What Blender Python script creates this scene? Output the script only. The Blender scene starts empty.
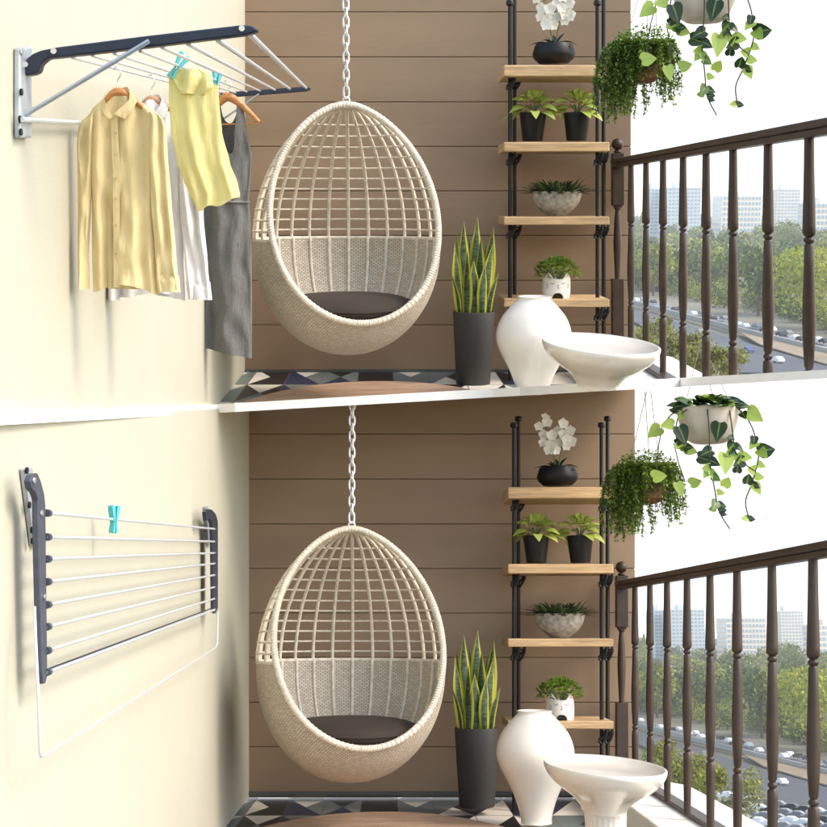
import bpy, math, random
from mathutils import Vector, Matrix, noise as mnoise
PI = math.pi
R_ = math.radians
sc = bpy.context.scene
COL = sc.collection
F = 1250.0                      # focal length in photo pixels (photo is 827 wide)
D = F / 185.0                   # depth of the back wall
CX, CY = 387.0, 415.0
random.seed(7)

# ------------------------------------------------------------------ materials
def newmat(name):
    m = bpy.data.materials.new(name); m.use_nodes = True
    nt = m.node_tree; nt.nodes.clear()
    o = nt.nodes.new('ShaderNodeOutputMaterial'); b = nt.nodes.new('ShaderNodeBsdfPrincipled')
    nt.links.new(b.outputs[0], o.inputs[0])
    return m, nt, b, o
def N(nt, t, **kw):
    n = nt.nodes.new(t)
    for k, v in kw.items(): setattr(n, k, v)
    return n
def ramp(nt, fac, stops, interp='LINEAR'):
    r = N(nt, 'ShaderNodeValToRGB'); r.color_ramp.interpolation = interp
    e = r.color_ramp.elements
    while len(e) < len(stops): e.new(0.5)
    for i, (p, c) in enumerate(stops):
        e[i].position = p; e[i].color = (*c, 1)
    nt.links.new(fac, r.inputs[0]); return r
def mat(name, c, rough=.6, metal=0, var=.12, nscale=6, bump=.0, bscale=60, spec=.5, stretch=None, coat=0, trans=0, bdist=.003):
    m, nt, b, o = newmat(name)
    tc = N(nt, 'ShaderNodeTexCoord'); src = tc.outputs['Object']
    if stretch:
        mp = N(nt, 'ShaderNodeMapping'); mp.inputs['Scale'].default_value = stretch
        nt.links.new(src, mp.inputs[0]); src = mp.outputs[0]
    nz = N(nt, 'ShaderNodeTexNoise'); nz.inputs['Scale'].default_value = nscale; nz.inputs['Detail'].default_value = 5
    nt.links.new(src, nz.inputs['Vector'])
    lo = tuple(max(0, x * (1 - var)) for x in c); hi = tuple(min(1, x * (1 + var)) for x in c)
    r = ramp(nt, nz.outputs['Fac'], [(.3, lo), (.7, hi)])
    nt.links.new(r.outputs[0], b.inputs['Base Color'])
    b.inputs['Roughness'].default_value = rough; b.inputs['Metallic'].default_value = metal
    b.inputs['Specular IOR Level'].default_value = spec
    if coat: b.inputs['Coat Weight'].default_value = coat; b.inputs['Coat Roughness'].default_value = .08
    if bump:
        n2 = N(nt, 'ShaderNodeTexNoise'); n2.inputs['Scale'].default_value = bscale; n2.inputs['Detail'].default_value = 6
        nt.links.new(src, n2.inputs['Vector'])
        bp = N(nt, 'ShaderNodeBump'); bp.inputs['Strength'].default_value = bump; bp.inputs['Distance'].default_value = bdist
        nt.links.new(n2.outputs['Fac'], bp.inputs['Height']); nt.links.new(bp.outputs[0], b.inputs['Normal'])
    if trans:
        t = N(nt, 'ShaderNodeBsdfTranslucent'); nt.links.new(r.outputs[0], t.inputs[0])
        mx = N(nt, 'ShaderNodeMixShader'); mx.inputs[0].default_value = trans
        nt.links.new(b.outputs[0], mx.inputs[1]); nt.links.new(t.outputs[0], mx.inputs[2]); nt.links.new(mx.outputs[0], o.inputs[0])
    return m
def leafmat(name, stops, rough=.45, trans=.35, edge=None, band=None, epos=(.8, .95), rib=None):
    """colour by the leaf's own tone value (R of the Col attribute); edge: colour of the margin (G across)"""
    m, nt, b, o = newmat(name)
    at = N(nt, 'ShaderNodeAttribute'); at.attribute_name = 'Col'
    sp = N(nt, 'ShaderNodeSeparateColor'); nt.links.new(at.outputs['Color'], sp.inputs[0])
    r = ramp(nt, sp.outputs[0], stops); col = r.outputs[0]
    if band:
        tc = N(nt, 'ShaderNodeTexCoord')
        mp = N(nt, 'ShaderNodeMapping'); mp.inputs['Scale'].default_value = (25, 25, 110); nt.links.new(tc.outputs['Object'], mp.inputs[0])
        nz = N(nt, 'ShaderNodeTexNoise'); nz.inputs['Scale'].default_value = 1; nz.inputs['Detail'].default_value = 3; nt.links.new(mp.outputs[0], nz.inputs['Vector'])
        rr = ramp(nt, nz.outputs['Fac'], [(.42, (0, 0, 0)), (.58, (1, 1, 1))])
        mx = N(nt, 'ShaderNodeMix', data_type='RGBA'); nt.links.new(rr.outputs[0], mx.inputs[0])
        nt.links.new(col, mx.inputs[6]); mx.inputs[7].default_value = (*band, 1); col = mx.outputs[2]
    if rib:
        er = ramp(nt, sp.outputs[1], [(.03, (.55,) * 3), (.16, (0, 0, 0))])
        mx = N(nt, 'ShaderNodeMix', data_type='RGBA'); nt.links.new(er.outputs[0], mx.inputs[0])
        nt.links.new(col, mx.inputs[6]); mx.inputs[7].default_value = (*rib, 1); col = mx.outputs[2]
    if edge:
        er = ramp(nt, sp.outputs[1], [(epos[0], (0, 0, 0)), (epos[1], (1, 1, 1))])
        mx = N(nt, 'ShaderNodeMix', data_type='RGBA'); nt.links.new(er.outputs[0], mx.inputs[0])
        nt.links.new(col, mx.inputs[6]); mx.inputs[7].default_value = (*edge, 1); col = mx.outputs[2]
    nt.links.new(col, b.inputs['Base Color']); b.inputs['Roughness'].default_value = rough
    t = N(nt, 'ShaderNodeBsdfTranslucent'); nt.links.new(col, t.inputs[0])
    mx = N(nt, 'ShaderNodeMixShader'); mx.inputs[0].default_value = trans
    nt.links.new(b.outputs[0], mx.inputs[1]); nt.links.new(t.outputs[0], mx.inputs[2]); nt.links.new(mx.outputs[0], o.inputs[0])
    return m

M = {}
M['cream'] = mat('cream_plaster', (.44, .43, .352), .85, var=.025, nscale=2.5, bump=.25, bscale=110)
M['wall'] = mat('brown_cladding', (.250, .170, .106), .66, var=.12, nscale=1.6, bump=.2, bscale=35, stretch=(.5, 1, 2))
M['skirt'] = mat('dark_skirting', (.07, .075, .07), .5)
M['white_slab'] = mat('white_slab_paint', (.93, .93, .92), .6, var=.02)
M['kerb'] = mat('pale_kerb_stone', (.78, .74, .67), .5, var=.05, nscale=8, bump=.05)
M['iron'] = mat('dark_brown_iron', (.040, .024, .016), .42, var=.2, nscale=14, bump=.05, bscale=80, spec=.35)
M['black'] = mat('black_metal', (.009, .009, .010), .45, var=.2, spec=.3)
M['blackpot'] = mat('black_glazed_pot', (.007, .007, .0075), .45, var=.2, bump=.03, spec=.25)
M['greypot'] = mat('dark_grey_pot', (.036, .034, .033), .65, var=.08, bump=.1, bscale=200, bdist=.001)
M['soil'] = mat('soil', (.03, .02, .014), .95, var=.4, nscale=60, bump=.6, bscale=120)
M['white_cer'] = mat('white_glazed_ceramic', (.80, .755, .68), .22, var=.03, nscale=5, bump=.03, bscale=14, coat=.4, bdist=.004)
M['cat_cer'] = mat('white_cat_ceramic', (.72, .68, .62), .4, var=.03)
M['cat_ink'] = mat('grey_ink', (.10, .08, .09), .6)
M['cat_pink'] = mat('pink_ink', (.45, .24, .27), .6)
M['stone'] = mat('speckled_stone', (.33, .30, .255), .8, var=.35, nscale=45, bump=.3, bscale=90)
M['concrete'] = mat('pale_concrete', (.50, .45, .38), .8, var=.12, nscale=10, bump=.2, bscale=70)
M['terra'] = mat('coconut_basket', (.22, .105, .05), .85, var=.35, nscale=50, bump=.5, bscale=120)
M['string'] = mat('hanging_string', (.28, .24, .20), .8)
M['chain'] = mat('chain_metal', (.62, .62, .62), .3, metal=.55, var=.05)
M['cushion'] = mat('dark_brown_cushion', (.030, .019, .012), .85, var=.15, bump=.2, bscale=200)
M['galv'] = mat('galvanised_steel', (.44, .49, .55), .38, metal=.5, var=.1, nscale=30)
M['rodwhite'] = mat('white_coated_rod', (.60, .64, .67), .3, metal=.25, var=.02)
M['navy'] = mat('navy_plastic', (.012, .020, .042), .42, var=.15, nscale=40, bump=.03)
M['greyplastic'] = mat('grey_blue_plastic', (.050, .058, .082), .45, var=.15, nscale=40, bump=.03)
M['bolt'] = mat('bright_bolt', (.75, .76, .78), .25, metal=.8, var=.03)
M['turq'] = mat('turquoise_plastic', (.06, .42, .46), .4, var=.05)
M['hangwood'] = mat('varnished_hanger_wood', (.50, .22, .065), .35, var=.25, nscale=20, stretch=(1, 1, 6))
M['hangwood2'] = mat('pinkish_hanger_wood', (.45, .24, .14), .4, var=.2, nscale=20)
def cloth(name, c, var=.05, cs=14, trans=.18, rough=.9):
    m, nt, b, o = newmat(name)
    tc = N(nt, 'ShaderNodeTexCoord')
    nz = N(nt, 'ShaderNodeTexNoise'); nz.inputs['Scale'].default_value = cs; nz.inputs['Detail'].default_value = 6; nt.links.new(tc.outputs['Object'], nz.inputs['Vector'])
    r = ramp(nt, nz.outputs['Fac'], [(.3, tuple(x * (1 - var) for x in c)), (.7, tuple(min(1, x * (1 + var)) for x in c))])
    nt.links.new(r.outputs[0], b.inputs['Base Color']); b.inputs['Roughness'].default_value = rough
    b.inputs['Sheen Weight'].default_value = .2
    mp = N(nt, 'ShaderNodeMapping'); mp.inputs['Scale'].default_value = (1, 1, .25); nt.links.new(tc.outputs['Object'], mp.inputs[0])
    n2 = N(nt, 'ShaderNodeTexNoise'); n2.inputs['Scale'].default_value = 55; n2.inputs['Detail'].default_value = 7; nt.links.new(mp.outputs[0], n2.inputs['Vector'])
    bp = N(nt, 'ShaderNodeBump'); bp.inputs['Strength'].default_value = .6; bp.inputs['Distance'].default_value = .010
    nt.links.new(n2.outputs['Fac'], bp.inputs['Height']); nt.links.new(bp.outputs[0], b.inputs['Normal'])
    t = N(nt, 'ShaderNodeBsdfTranslucent'); nt.links.new(r.outputs[0], t.inputs[0])
    mx = N(nt, 'ShaderNodeMixShader'); mx.inputs[0].default_value = trans
    nt.links.new(b.outputs[0], mx.inputs[1]); nt.links.new(t.outputs[0], mx.inputs[2]); nt.links.new(mx.outputs[0], o.inputs[0])
    return m
M['c_sand'] = cloth('sand_yellow_cotton', (.80, .665, .36))
M['c_white'] = cloth('white_cotton', (.80, .78, .80))
M['c_lemon'] = cloth('lemon_jersey', (.88, .80, .36), trans=.2)
M['c_grey'] = cloth('grey_wool', (.125, .124, .122), var=.3, cs=260, trans=.05)
M['button'] = mat('shirt_button', (.55, .42, .2), .4)
M['wood'] = mat('pale_oak_board', (.50, .33, .17), .6, var=.28, nscale=9, stretch=(.8, 3, 14), bump=.25, bscale=25)
# wicker: brick weave on UV
def wicker():
    m, nt, b, o = newmat('woven_wicker')
    uv = N(nt, 'ShaderNodeUVMap')
    br = N(nt, 'ShaderNodeTexBrick'); br.offset = .5
    br.inputs['Scale'].default_value = 1; br.inputs['Brick Width'].default_value = 1; br.inputs['Row Height'].default_value = 1
    br.inputs['Mortar Size'].default_value = .13; br.inputs['Mortar Smooth'].default_value = .8
    br.inputs['Color1'].default_value = (.68, .61, .505, 1); br.inputs['Color2'].default_value = (.52, .45, .355, 1); br.inputs['Mortar'].default_value = (.30, .225, .15, 1)
    nt.links.new(uv.outputs[0], br.inputs['Vector'])
    nt.links.new(br.outputs['Color'], b.inputs['Base Color']); b.inputs['Roughness'].default_value = .6
    bp = N(nt, 'ShaderNodeBump'); bp.inputs['Strength'].default_value = .8; bp.inputs['Distance'].default_value = .004; bp.invert = True
    nt.links.new(br.outputs['Fac'], bp.inputs['Height']); nt.links.new(bp.outputs[0], b.inputs['Normal'])
    return m
M['wicker'] = wicker()
M['cane'] = mat('pale_cane', (.66, .59, .485), .55, var=.18, nscale=50, bump=.2, bscale=150)
# floor tiles: each tile split by both diagonals into four coloured triangles
def tiles():
    m, nt, b, o = newmat('patterned_floor_tile')
    tc = N(nt, 'ShaderNodeTexCoord'); sp = N(nt, 'ShaderNodeSeparateXYZ'); nt.links.new(tc.outputs['Object'], sp.inputs[0])
    def ma(op, a, c=None):
        n = N(nt, 'ShaderNodeMath', operation=op)
        for i, x in enumerate((a, c)):
            if x is None: continue
            if isinstance(x, (int, float)): n.inputs[i].default_value = x
            else: nt.links.new(x, n.inputs[i])
        return n.outputs[0]
    u = ma('DIVIDE', ma('ADD', sp.outputs[0], 10.0), .186); v = ma('DIVIDE', ma('ADD', sp.outputs[1], 10 - D + .0), .56)
    fu, fv = ma('FRACT', u), ma('FRACT', v)
    a = ma('GREATER_THAN', fu, fv); c = ma('GREATER_THAN', ma('ADD', fu, fv), 1.0)
    idn = ma('ADD', ma('MULTIPLY', a, 2.0), c)
    cb = N(nt, 'ShaderNodeCombineXYZ'); nt.links.new(ma('FLOOR', u), cb.inputs[0]); nt.links.new(ma('FLOOR', v), cb.inputs[1]); nt.links.new(idn, cb.inputs[2])
    wn = N(nt, 'ShaderNodeTexWhiteNoise', noise_dimensions='3D'); nt.links.new(cb.outputs[0], wn.inputs['Vector'])
    r = ramp(nt, wn.outputs['Value'], [(0, (.014, .013, .015)), (.30, (.15, .175, .17)), (.58, (.72, .67, .58)), (.80, (.022, .028, .07)), (.9, (.19, .22, .21))], 'CONSTANT')
    e = ma('MINIMUM', ma('MINIMUM', fu, ma('SUBTRACT', 1.0, fu)), ma('MINIMUM', fv, ma('SUBTRACT', 1.0, fv)))
    g = ma('LESS_THAN', e, .012)
    mx = N(nt, 'ShaderNodeMix', data_type='RGBA'); nt.links.new(g, mx.inputs[0]); nt.links.new(r.outputs[0], mx.inputs[6]); mx.inputs[7].default_value = (.10, .09, .08, 1)
    nt.links.new(mx.outputs[2], b.inputs['Base Color']); b.inputs['Roughness'].default_value = .45; b.inputs['Specular IOR Level'].default_value = .3
    return m
M['tiles'] = tiles()
M['rug'] = mat('brown_jute_rug', (.40, .265, .175), .95, var=.35, nscale=30, stretch=(.25, 2.5, 1), bump=.5, bscale=80)
M['l_dark'] = leafmat('dark_strap_leaf', [(0, (.012, .018, .010)), (1, (.03, .04, .018))], trans=.1)
M['l_hosta'] = leafmat('variegated_hosta_leaf', [(0, (.34, .42, .07)), (1, (.50, .55, .14))], trans=.3, edge=(.10, .20, .03))
M['l_spiky'] = leafmat('dark_spiky_leaf', [(0, (.022, .04, .014)), (.7, (.06, .09, .03)), (1, (.16, .2, .08))], trans=.2)
M['l_clover'] = leafmat('fresh_round_leaf', [(0, (.10, .19, .02)), (1, (.30, .42, .06))], trans=.35)
M['l_trail'] = leafmat('small_trailing_leaf', [(0, (.045, .09, .012)), (.6, (.16, .26, .035)), (1, (.34, .45, .08))], trans=.3)
M['l_pothos'] = leafmat('heart_shaped_leaf', [(0, (.012, .026, .010)), (.35, (.02, .05, .012)), (.55, (.07, .15, .025)), (.62, (.26, .40, .05)), (1, (.40, .52, .10))], trans=.4, rib=(.30, .40, .12), rough=.32)  # painted light: dark stops for backlit leaves, lime stops for sunlit ones
M['l_snake'] = leafmat('sword_leaf', [(0, (.018, .045, .020)), (1, (.03, .065, .025))], trans=.12, edge=(.42, .40, .035), band=(.075, .12, .05), epos=(.5, .72))
M['petal'] = mat('white_petal', (.80, .78, .70), .6, var=.06, trans=.3)
M['stem'] = mat('dark_vine_stem', (.035, .04, .02), .7)
M['greenstem'] = mat('green_stem', (.07, .12, .03), .6)
M['treeleaf'] = leafmat('broadleaf_foliage', [(0, (.022, .048, .007)), (.5, (.095, .14, .013)), (1, (.38, .40, .03))], trans=.3, rough=.7)
M['yleaf'] = leafmat('yellow_green_foliage', [(0, (.10, .12, .015)), (.5, (.24, .25, .03)), (1, (.40, .37, .06))], trans=.35, rough=.6)
M['bark'] = mat('bark', (.09, .06, .04), .9, var=.3)
M['ground'] = mat('dry_ground', (.15, .14, .10), .95, var=.3, nscale=.02)
M['asphalt'] = mat('pale_asphalt', (.17, .17, .18), .9, var=.1, nscale=.05)
M['asphalt_d'] = mat('dark_asphalt', (.075, .08, .09), .9, var=.15, nscale=.05)
M['sandbank'] = mat('dry_bank', (.26, .20, .13), .95, var=.2, nscale=.05)
M['barrier'] = mat('concrete_barrier', (.30, .29, .27), .9, var=.1, nscale=.1)
M['marking'] = mat('road_paint', (.7, .7, .68), .7)
M['tower_blue'] = mat('bluish_facade', (.58, .66, .72), .5, var=.05, nscale=.05)  # distance haze partly painted in: facade colour made paler
M['tower_cream'] = mat('cream_facade', (.74, .69, .60), .7, var=.05, nscale=.05)  # cream lightened too, haze put into the colour
def glassbands():
    m, nt, b, o = newmat('facade_window_glass')
    tc = N(nt, 'ShaderNodeTexCoord'); sp = N(nt, 'ShaderNodeSeparateXYZ'); nt.links.new(tc.outputs['Object'], sp.inputs[0])
    ad = N(nt, 'ShaderNodeMath', operation='ADD'); nt.links.new(sp.outputs[0], ad.inputs[0]); nt.links.new(sp.outputs[1], ad.inputs[1])
    dv = N(nt, 'ShaderNodeMath', operation='DIVIDE'); nt.links.new(ad.outputs[0], dv.inputs[0]); dv.inputs[1].default_value = 4.2
    fr = N(nt, 'ShaderNodeMath', operation='FRACT'); nt.links.new(dv.outputs[0], fr.inputs[0])
    r = ramp(nt, fr.outputs[0], [(0, (.6, .62, .63)), (.3, (.30, .36, .42))], 'CONSTANT'); nt.links.new(r.outputs[0], b.inputs['Base Color']); b.inputs['Roughness'].default_value = .3  # window tones kept pale to paint in haze
    return m
M['towerglass'] = glassbands()
CARC = {'white': mat('white_car_paint', (.75, .75, .75), .3), 'grey': mat('grey_car_paint', (.2, .2, .21), .3), 'black': mat('black_car_paint', (.02, .02, .022), .3), 'blue': mat('blue_car_paint', (.05, .09, .2), .3)}

# ------------------------------------------------------------------ mesh builder
class MB:
    def __init__(s): s.v = []; s.f = []; s.c = []; s.uv = []; s.col = (0, 0, 0); s.has_uv = False
    def vert(s, p, col=None, uv=(0, 0)):
        s.v.append(tuple(p)); s.c.append(col or s.col); s.uv.append(uv); return len(s.v) - 1
    def face(s, ids): s.f.append(tuple(ids))
    def poly(s, pts): s.face([s.vert(p) for p in pts])
    def box(s, lo, hi):
        x0, y0, z0 = lo; x1, y1, z1 = hi
        s.hexa([(x0, y0, z0), (x1, y0, z0), (x1, y1, z0), (x0, y1, z0), (x0, y0, z1), (x1, y0, z1), (x1, y1, z1), (x0, y1, z1)])
    def hexa(s, p):
        b = [s.vert(q) for q in p]
        for f in ((3, 2, 1, 0), (4, 5, 6, 7), (0, 1, 5, 4), (1, 2, 6, 5), (2, 3, 7, 6), (3, 0, 4, 7)): s.face([b[i] for i in f])
    def prism(s, pts, off):
        off = Vector(off); n = len(pts)
        a = [s.vert(p) for p in pts]; b = [s.vert(Vector(p) + off) for p in pts]
        s.face(a); s.face(b[::-1])
        for i in range(n): s.face([a[i], b[i], b[(i + 1) % n], a[(i + 1) % n]])
    def tube(s, pts, r, n=8, closed=False, caps=True):
        pts = [Vector(p) for p in pts]; m = len(pts)
        rr = r if isinstance(r, (list, tuple)) else [r] * m
        t0 = (pts[1] - pts[0]).normalized()
        up = Vector((0, 0, 1)) if abs(t0.z) < .9 else Vector((1, 0, 0))
        nrm = t0.cross(up).normalized(); rings = []
        for i in range(m):
            if closed: t = pts[(i + 1) % m] - pts[i - 1]
            elif i == 0: t = pts[1] - pts[0]
            elif i == m - 1: t = pts[-1] - pts[-2]
            else: t = pts[i + 1] - pts[i - 1]
            t.normalize(); nrm = (nrm - t * nrm.dot(t)).normalized(); bn = t.cross(nrm)
            rings.append([s.vert(pts[i] + (nrm * math.cos(2 * PI * k / n) + bn * math.sin(2 * PI * k / n)) * rr[i]) for k in range(n)])
        for i in range(m if closed else m - 1):
            A, B = rings[i], rings[(i + 1) % m]
            for k in range(n): s.face([A[k], A[(k + 1) % n], B[(k + 1) % n], B[k]])
        if caps and not closed: s.face(rings[0][::-1]); s.face(rings[-1])
    def lathe(s, prof, n=32, c=(0, 0, 0), sy=1.0, rib=None, closed=False):
        rings = []
        for (r, z) in prof:
            ring = []
            for k in range(n):
                a = 2 * PI * k / n; q = r * (rib(a, z) if rib else 1)
                ring.append(s.vert((c[0] + q * math.cos(a), c[1] + q * math.sin(a) * sy, c[2] + z)))
            rings.append(ring)
        for A, B in zip(rings, rings[1:]):
            for k in range(n): s.face([A[k], A[(k + 1) % n], B[(k + 1) % n], B[k]])
        if prof[0][0] > 1e-6: s.face(rings[0][::-1])
        if prof[-1][0] > 1e-6: s.face(rings[-1])
    def leaf(s, p, d, L, W, droop=.3, up=(0, 0, 1), n=5, cup=.15, rnd=None, sh=.8, twist=0):
        p = Vector(p); d = Vector(d).normalized(); up = Vector(up)
        rnd = random.random() if rnd is None else rnd
        side = d.cross(up)
        if side.length < 1e-3: side = d.cross(Vector((1, .2, 0)))
        side.normalize(); nn = side.cross(d)
        rows = []
        for i in range(n + 1):
            t = i / n; c = p + d * L * t - Vector((0, 0, 1)) * droop * L * t * t
            w = W * .5 * max(.04, math.sin(PI * t ** sh) ** .75) if 0 < t < 1 else W * .03
            sd = side * math.cos(twist * t) + nn * math.sin(twist * t)
            rows.append([s.vert(c - sd * w + nn * cup * w, (rnd, 1, t)), s.vert(c, (rnd, 0, t)), s.vert(c + sd * w + nn * cup * w, (rnd, 1, t))])
        for A, B in zip(rows, rows[1:]):
            s.face([A[0], A[1], B[1], B[0]]); s.face([A[1], A[2], B[2], B[1]])
    def build(s, name, m, parent=None, scale=1.0, smooth=True, ang=40, bevel=0, world=None):
        me = bpy.data.meshes.new(name)
        me.from_pydata([(x * scale, y * scale, z * scale) for x, y, z in s.v], [], s.f)
        ca = me.color_attributes.new('Col', 'FLOAT_COLOR', 'POINT')
        ca.data.foreach_set('color', [q for c in s.c for q in (*c, 1)])
        if s.has_uv:
            ul = me.uv_layers.new(name='UVMap')
            for lp in me.loops: ul.data[lp.index].uv = s.uv[lp.vertex_index]
        me.materials.append(m)
        me.validate(); me.update()
        if smooth:
            me.polygons.foreach_set('use_smooth', [True] * len(me.polygons)); me.set_sharp_from_angle(angle=R_(ang))
        o = bpy.data.objects.new(name, me); COL.objects.link(o)
        if parent: o.parent = parent
        if world is not None: o.matrix_world = world
        if bevel:
            bm = o.modifiers.new('bevel', 'BEVEL'); bm.width = bevel; bm.segments = 2; bm.limit_method = 'ANGLE'
        return o

# ------------------------------------------------------------------ the two balconies: each a rigid frame
class Balcony:
    def __init__(s, word, vp, dx, dy):
        s.word, s.dx, s.dy = word, dx, dy
        d = Vector(((vp[0] - CX) / F, 1, (CY - vp[1]) / F)).normalized()
        yaw = -math.atan2(d.x, d.y); pitch = math.asin(d.z)
        s.R = (Matrix.Rotation(yaw, 3, 'Z') @ Matrix.Rotation(pitch, 3, 'X')); s.RT = s.R.transposed(); s.M = s.R.to_4x4()
        s.cos = math.cos(pitch)
    def ray(s, px, py): return s.RT @ Vector(((px + s.dx - CX) / F, 1, (CY - py - s.dy) / F))
    def Y(s, px, py, y): d = s.ray(px, py); return d * (y / d.y)
    def Z(s, px, py, z): d = s.ray(px, py); return d * (z / d.z)
    def pl(s, px, py, n, c): d = s.ray(px, py); return d * (c / d.dot(n))
    def proj(s, p):
        w = s.R @ Vector(p); return (CX + F * w.x / w.y - s.dx, CY - F * w.z / w.y - s.dy)
U = Balcony('upper', (385, 204), 0, 0)
L = Balcony('lower', (389, 626), 4, 422)
SETS = (U, L)
COS = U.cos
def strip_top(ix): return 416.5 - .0566 * ix          # where the slab edge between the storeys runs
def strip_bot(ix): return strip_top(ix) + 8.7
ZF = U.Y(385, 372, D).z                                  # floor level
for S in SETS:
    a, b = S.Y(245, 0, D), S.Y(245, 372, D)
    S.wn = (b - a).cross(Vector((0, 1, 0))).normalized()
    if S.wn.x < 0: S.wn = -S.wn
    S.wc = S.wn.dot(a)
def wallp(S, px, py, off=0.0): return S.pl(px, py, S.wn, S.wc + off)
XR = 1.24

def tag(o, label=None, cat=None, group=None, kind=None):
    if label: o['label'] = label
    if cat: o['category'] = cat
    if group: o['group'] = group
    if kind: o['kind'] = kind
    return o
def root_at(S, name, p, label, cat, group=None):
    o = bpy.data.objects.new(name, None); COL.objects.link(o); o.empty_display_size = .05
    o.matrix_world = S.M @ Matrix.Translation(p)
    return tag(o, label, cat, group)
def children(o): return [c for c in COL.objects if c.parent is o]
def copy_tree(o, parent=None):
    kids = [c for c in o.children]
    c = o.copy(); COL.objects.link(c)
    if parent: c.parent = parent
    for k in kids: copy_tree(k, c)
    return c
def both(name, labels, cat, px, py, Y, build, group=None):
    """build one thing on the upper balcony, then copy it with all its parts to the lower one"""
    r = root_at(U, name, U.Y(px, py, Y), labels[0], cat, group)
    build(r, ((U.R @ U.Y(px, py, Y)).y + (L.R @ L.Y(px, py, Y)).y) / 2 / F)
    c = copy_tree(r); c.matrix_world = L.M @ Matrix.Translation(L.Y(px, py, Y)); c['label'] = labels[1]
    return r, c

# ------------------------------------------------------------------ setting: walls, floors, slab edge
for S in SETS:
    w = S.word
    rows = [-36, 12, 57, 102, 146.5, 191, 235.5, 280.5, 325, 370]
    if S is L: rows[0] = -33
    mb = MB()
    for r0, r1 in zip(rows, rows[1:]):
        p = [S.Y(240, r1 - .28, D), S.Y(631, r1 - .28, D), S.Y(631, r0 + .28, D), S.Y(240, r0 + .28, D)]
        mb.prism(p, (0, .022, 0))
    back = [S.Y(240, rows[-1] + 6, D), S.Y(631, rows[-1] + 6, D), S.Y(631, rows[0], D), S.Y(240, rows[0], D)]
    back = [q + Vector((0, .019, 0)) for q in back]
    mb2 = MB(); mb2.prism(back, (0, .12, 0))
    nb = len(mb.v)
    for q, c in zip(mb2.v, mb2.c): mb.vert(q)
    for f in mb2.f: mb.face([i + nb for i in f])
    o = mb.build('back_wall', M['wall'], world=S.M, smooth=False, bevel=.003)
    tag(o, f'brown horizontal board wall at the back of the {w} balcony', 'wall')
    sk = MB(); sk.prism([S.Y(243, 373.5, D - .014), S.Y(631, 373.5, D - .014), S.Y(631, 369.6, D - .014), S.Y(243, 369.6, D - .014)], (0, .014, 0))
    sk.build('skirting', M['skirt'], parent=o, smooth=False)
    # left wall
    if S is U:
        pts = [(-25, -32), (245, -32), (245, 375), (217, strip_top(217) + 4.5), (-25, strip_top(-25) + 4.5)]
        P = [wallp(S, *q) for q in pts]
    else:
        pts = [(-29, strip_bot(-25) - 4 - 422), (245, strip_bot(249) - 4 - 422), (245, 375)]
        P = [wallp(S, *q) for q in pts]
        xb = (S.wc - S.wn.z * (ZF - .01)) / S.wn.x
        P.append(Vector((xb, P[0].y, ZF - .01)))
    mb = MB(); mb.prism(P, (-.09, 0, 0))
    o = mb.build('left_wall', M['cream'], world=S.M, smooth=False)
    tag(o, f'smooth cream side wall of the {w} balcony carrying the clothes rack', 'wall')
    # floor
    if S is U:
        P = [S.Z(240, 371.6, ZF), S.Z(642, 371.6, ZF), S.Z(668, strip_top(668) + 3, ZF), S.Z(214, strip_top(214) + 3, ZF)]
    else:
        P = [S.Z(240, 371.6, ZF), S.Z(642, 371.6, ZF), Vector((XR, 1.7, ZF)), Vector((-.80, 1.7, ZF))]
    mb = MB(); mb.prism(P, (0, 0, -.022))
    mb.build('floor', M['tiles'], world=S.M, smooth=False).name = 'floor'
    tag(COL.objects[-1], f'tiled floor with blue black and white triangles, {w} balcony', 'floor', kind='structure')

def cutY(S, X, Z):                      # depth at which a line along the depth meets the slab edge (upper balcony)
    lo, hi = 1.5, D
    for _ in range(40):
        m = (lo + hi) / 2; x, y = S.proj((X, m, Z))
        if y > strip_top(x) + 4.3: lo = m
        else: hi = m
    return hi
# slab edge
nodes = []
for px in (-25, 30, 90, 150, 195, 217): nodes.append((px, wallp(U, px, strip_top(px) + 4).y - .01))
for px in (235, 300, 380, 450, 490): nodes.append((px, U.Z(px, strip_top(px) + 4, ZF).y - .02))
for px, fr in ((520, .86), (560, .78), (600, .715), (645, .74)): nodes.append((px, fr * D))
for px in (680, 730, 780, 845): nodes.append((px, XR * F / COS * COS / (px - 385)))
mb = MB(); rings = []
for px, y in nodes:
    rings.append([mb.vert(p) for p in (U.Y(px, strip_top(px), y - .07), U.Y(px, strip_top(px), y + .05), U.Y(px, strip_bot(px), y + .05), U.Y(px, strip_bot(px), y - .07))])
for A, B in zip(rings, rings[1:]):
    for k in range(4): mb.face([A[k], B[k], B[(k + 1) % 4], A[(k + 1) % 4]])
mb.face(rings[0]); mb.face(rings[-1][::-1])
o = mb.build('slab_edge', M['white_slab'], world=U.M, smooth=False)
tag(o, 'thin white slab edge running diagonally between the upper and lower balcony', 'slab edge', kind='structure')

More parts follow.
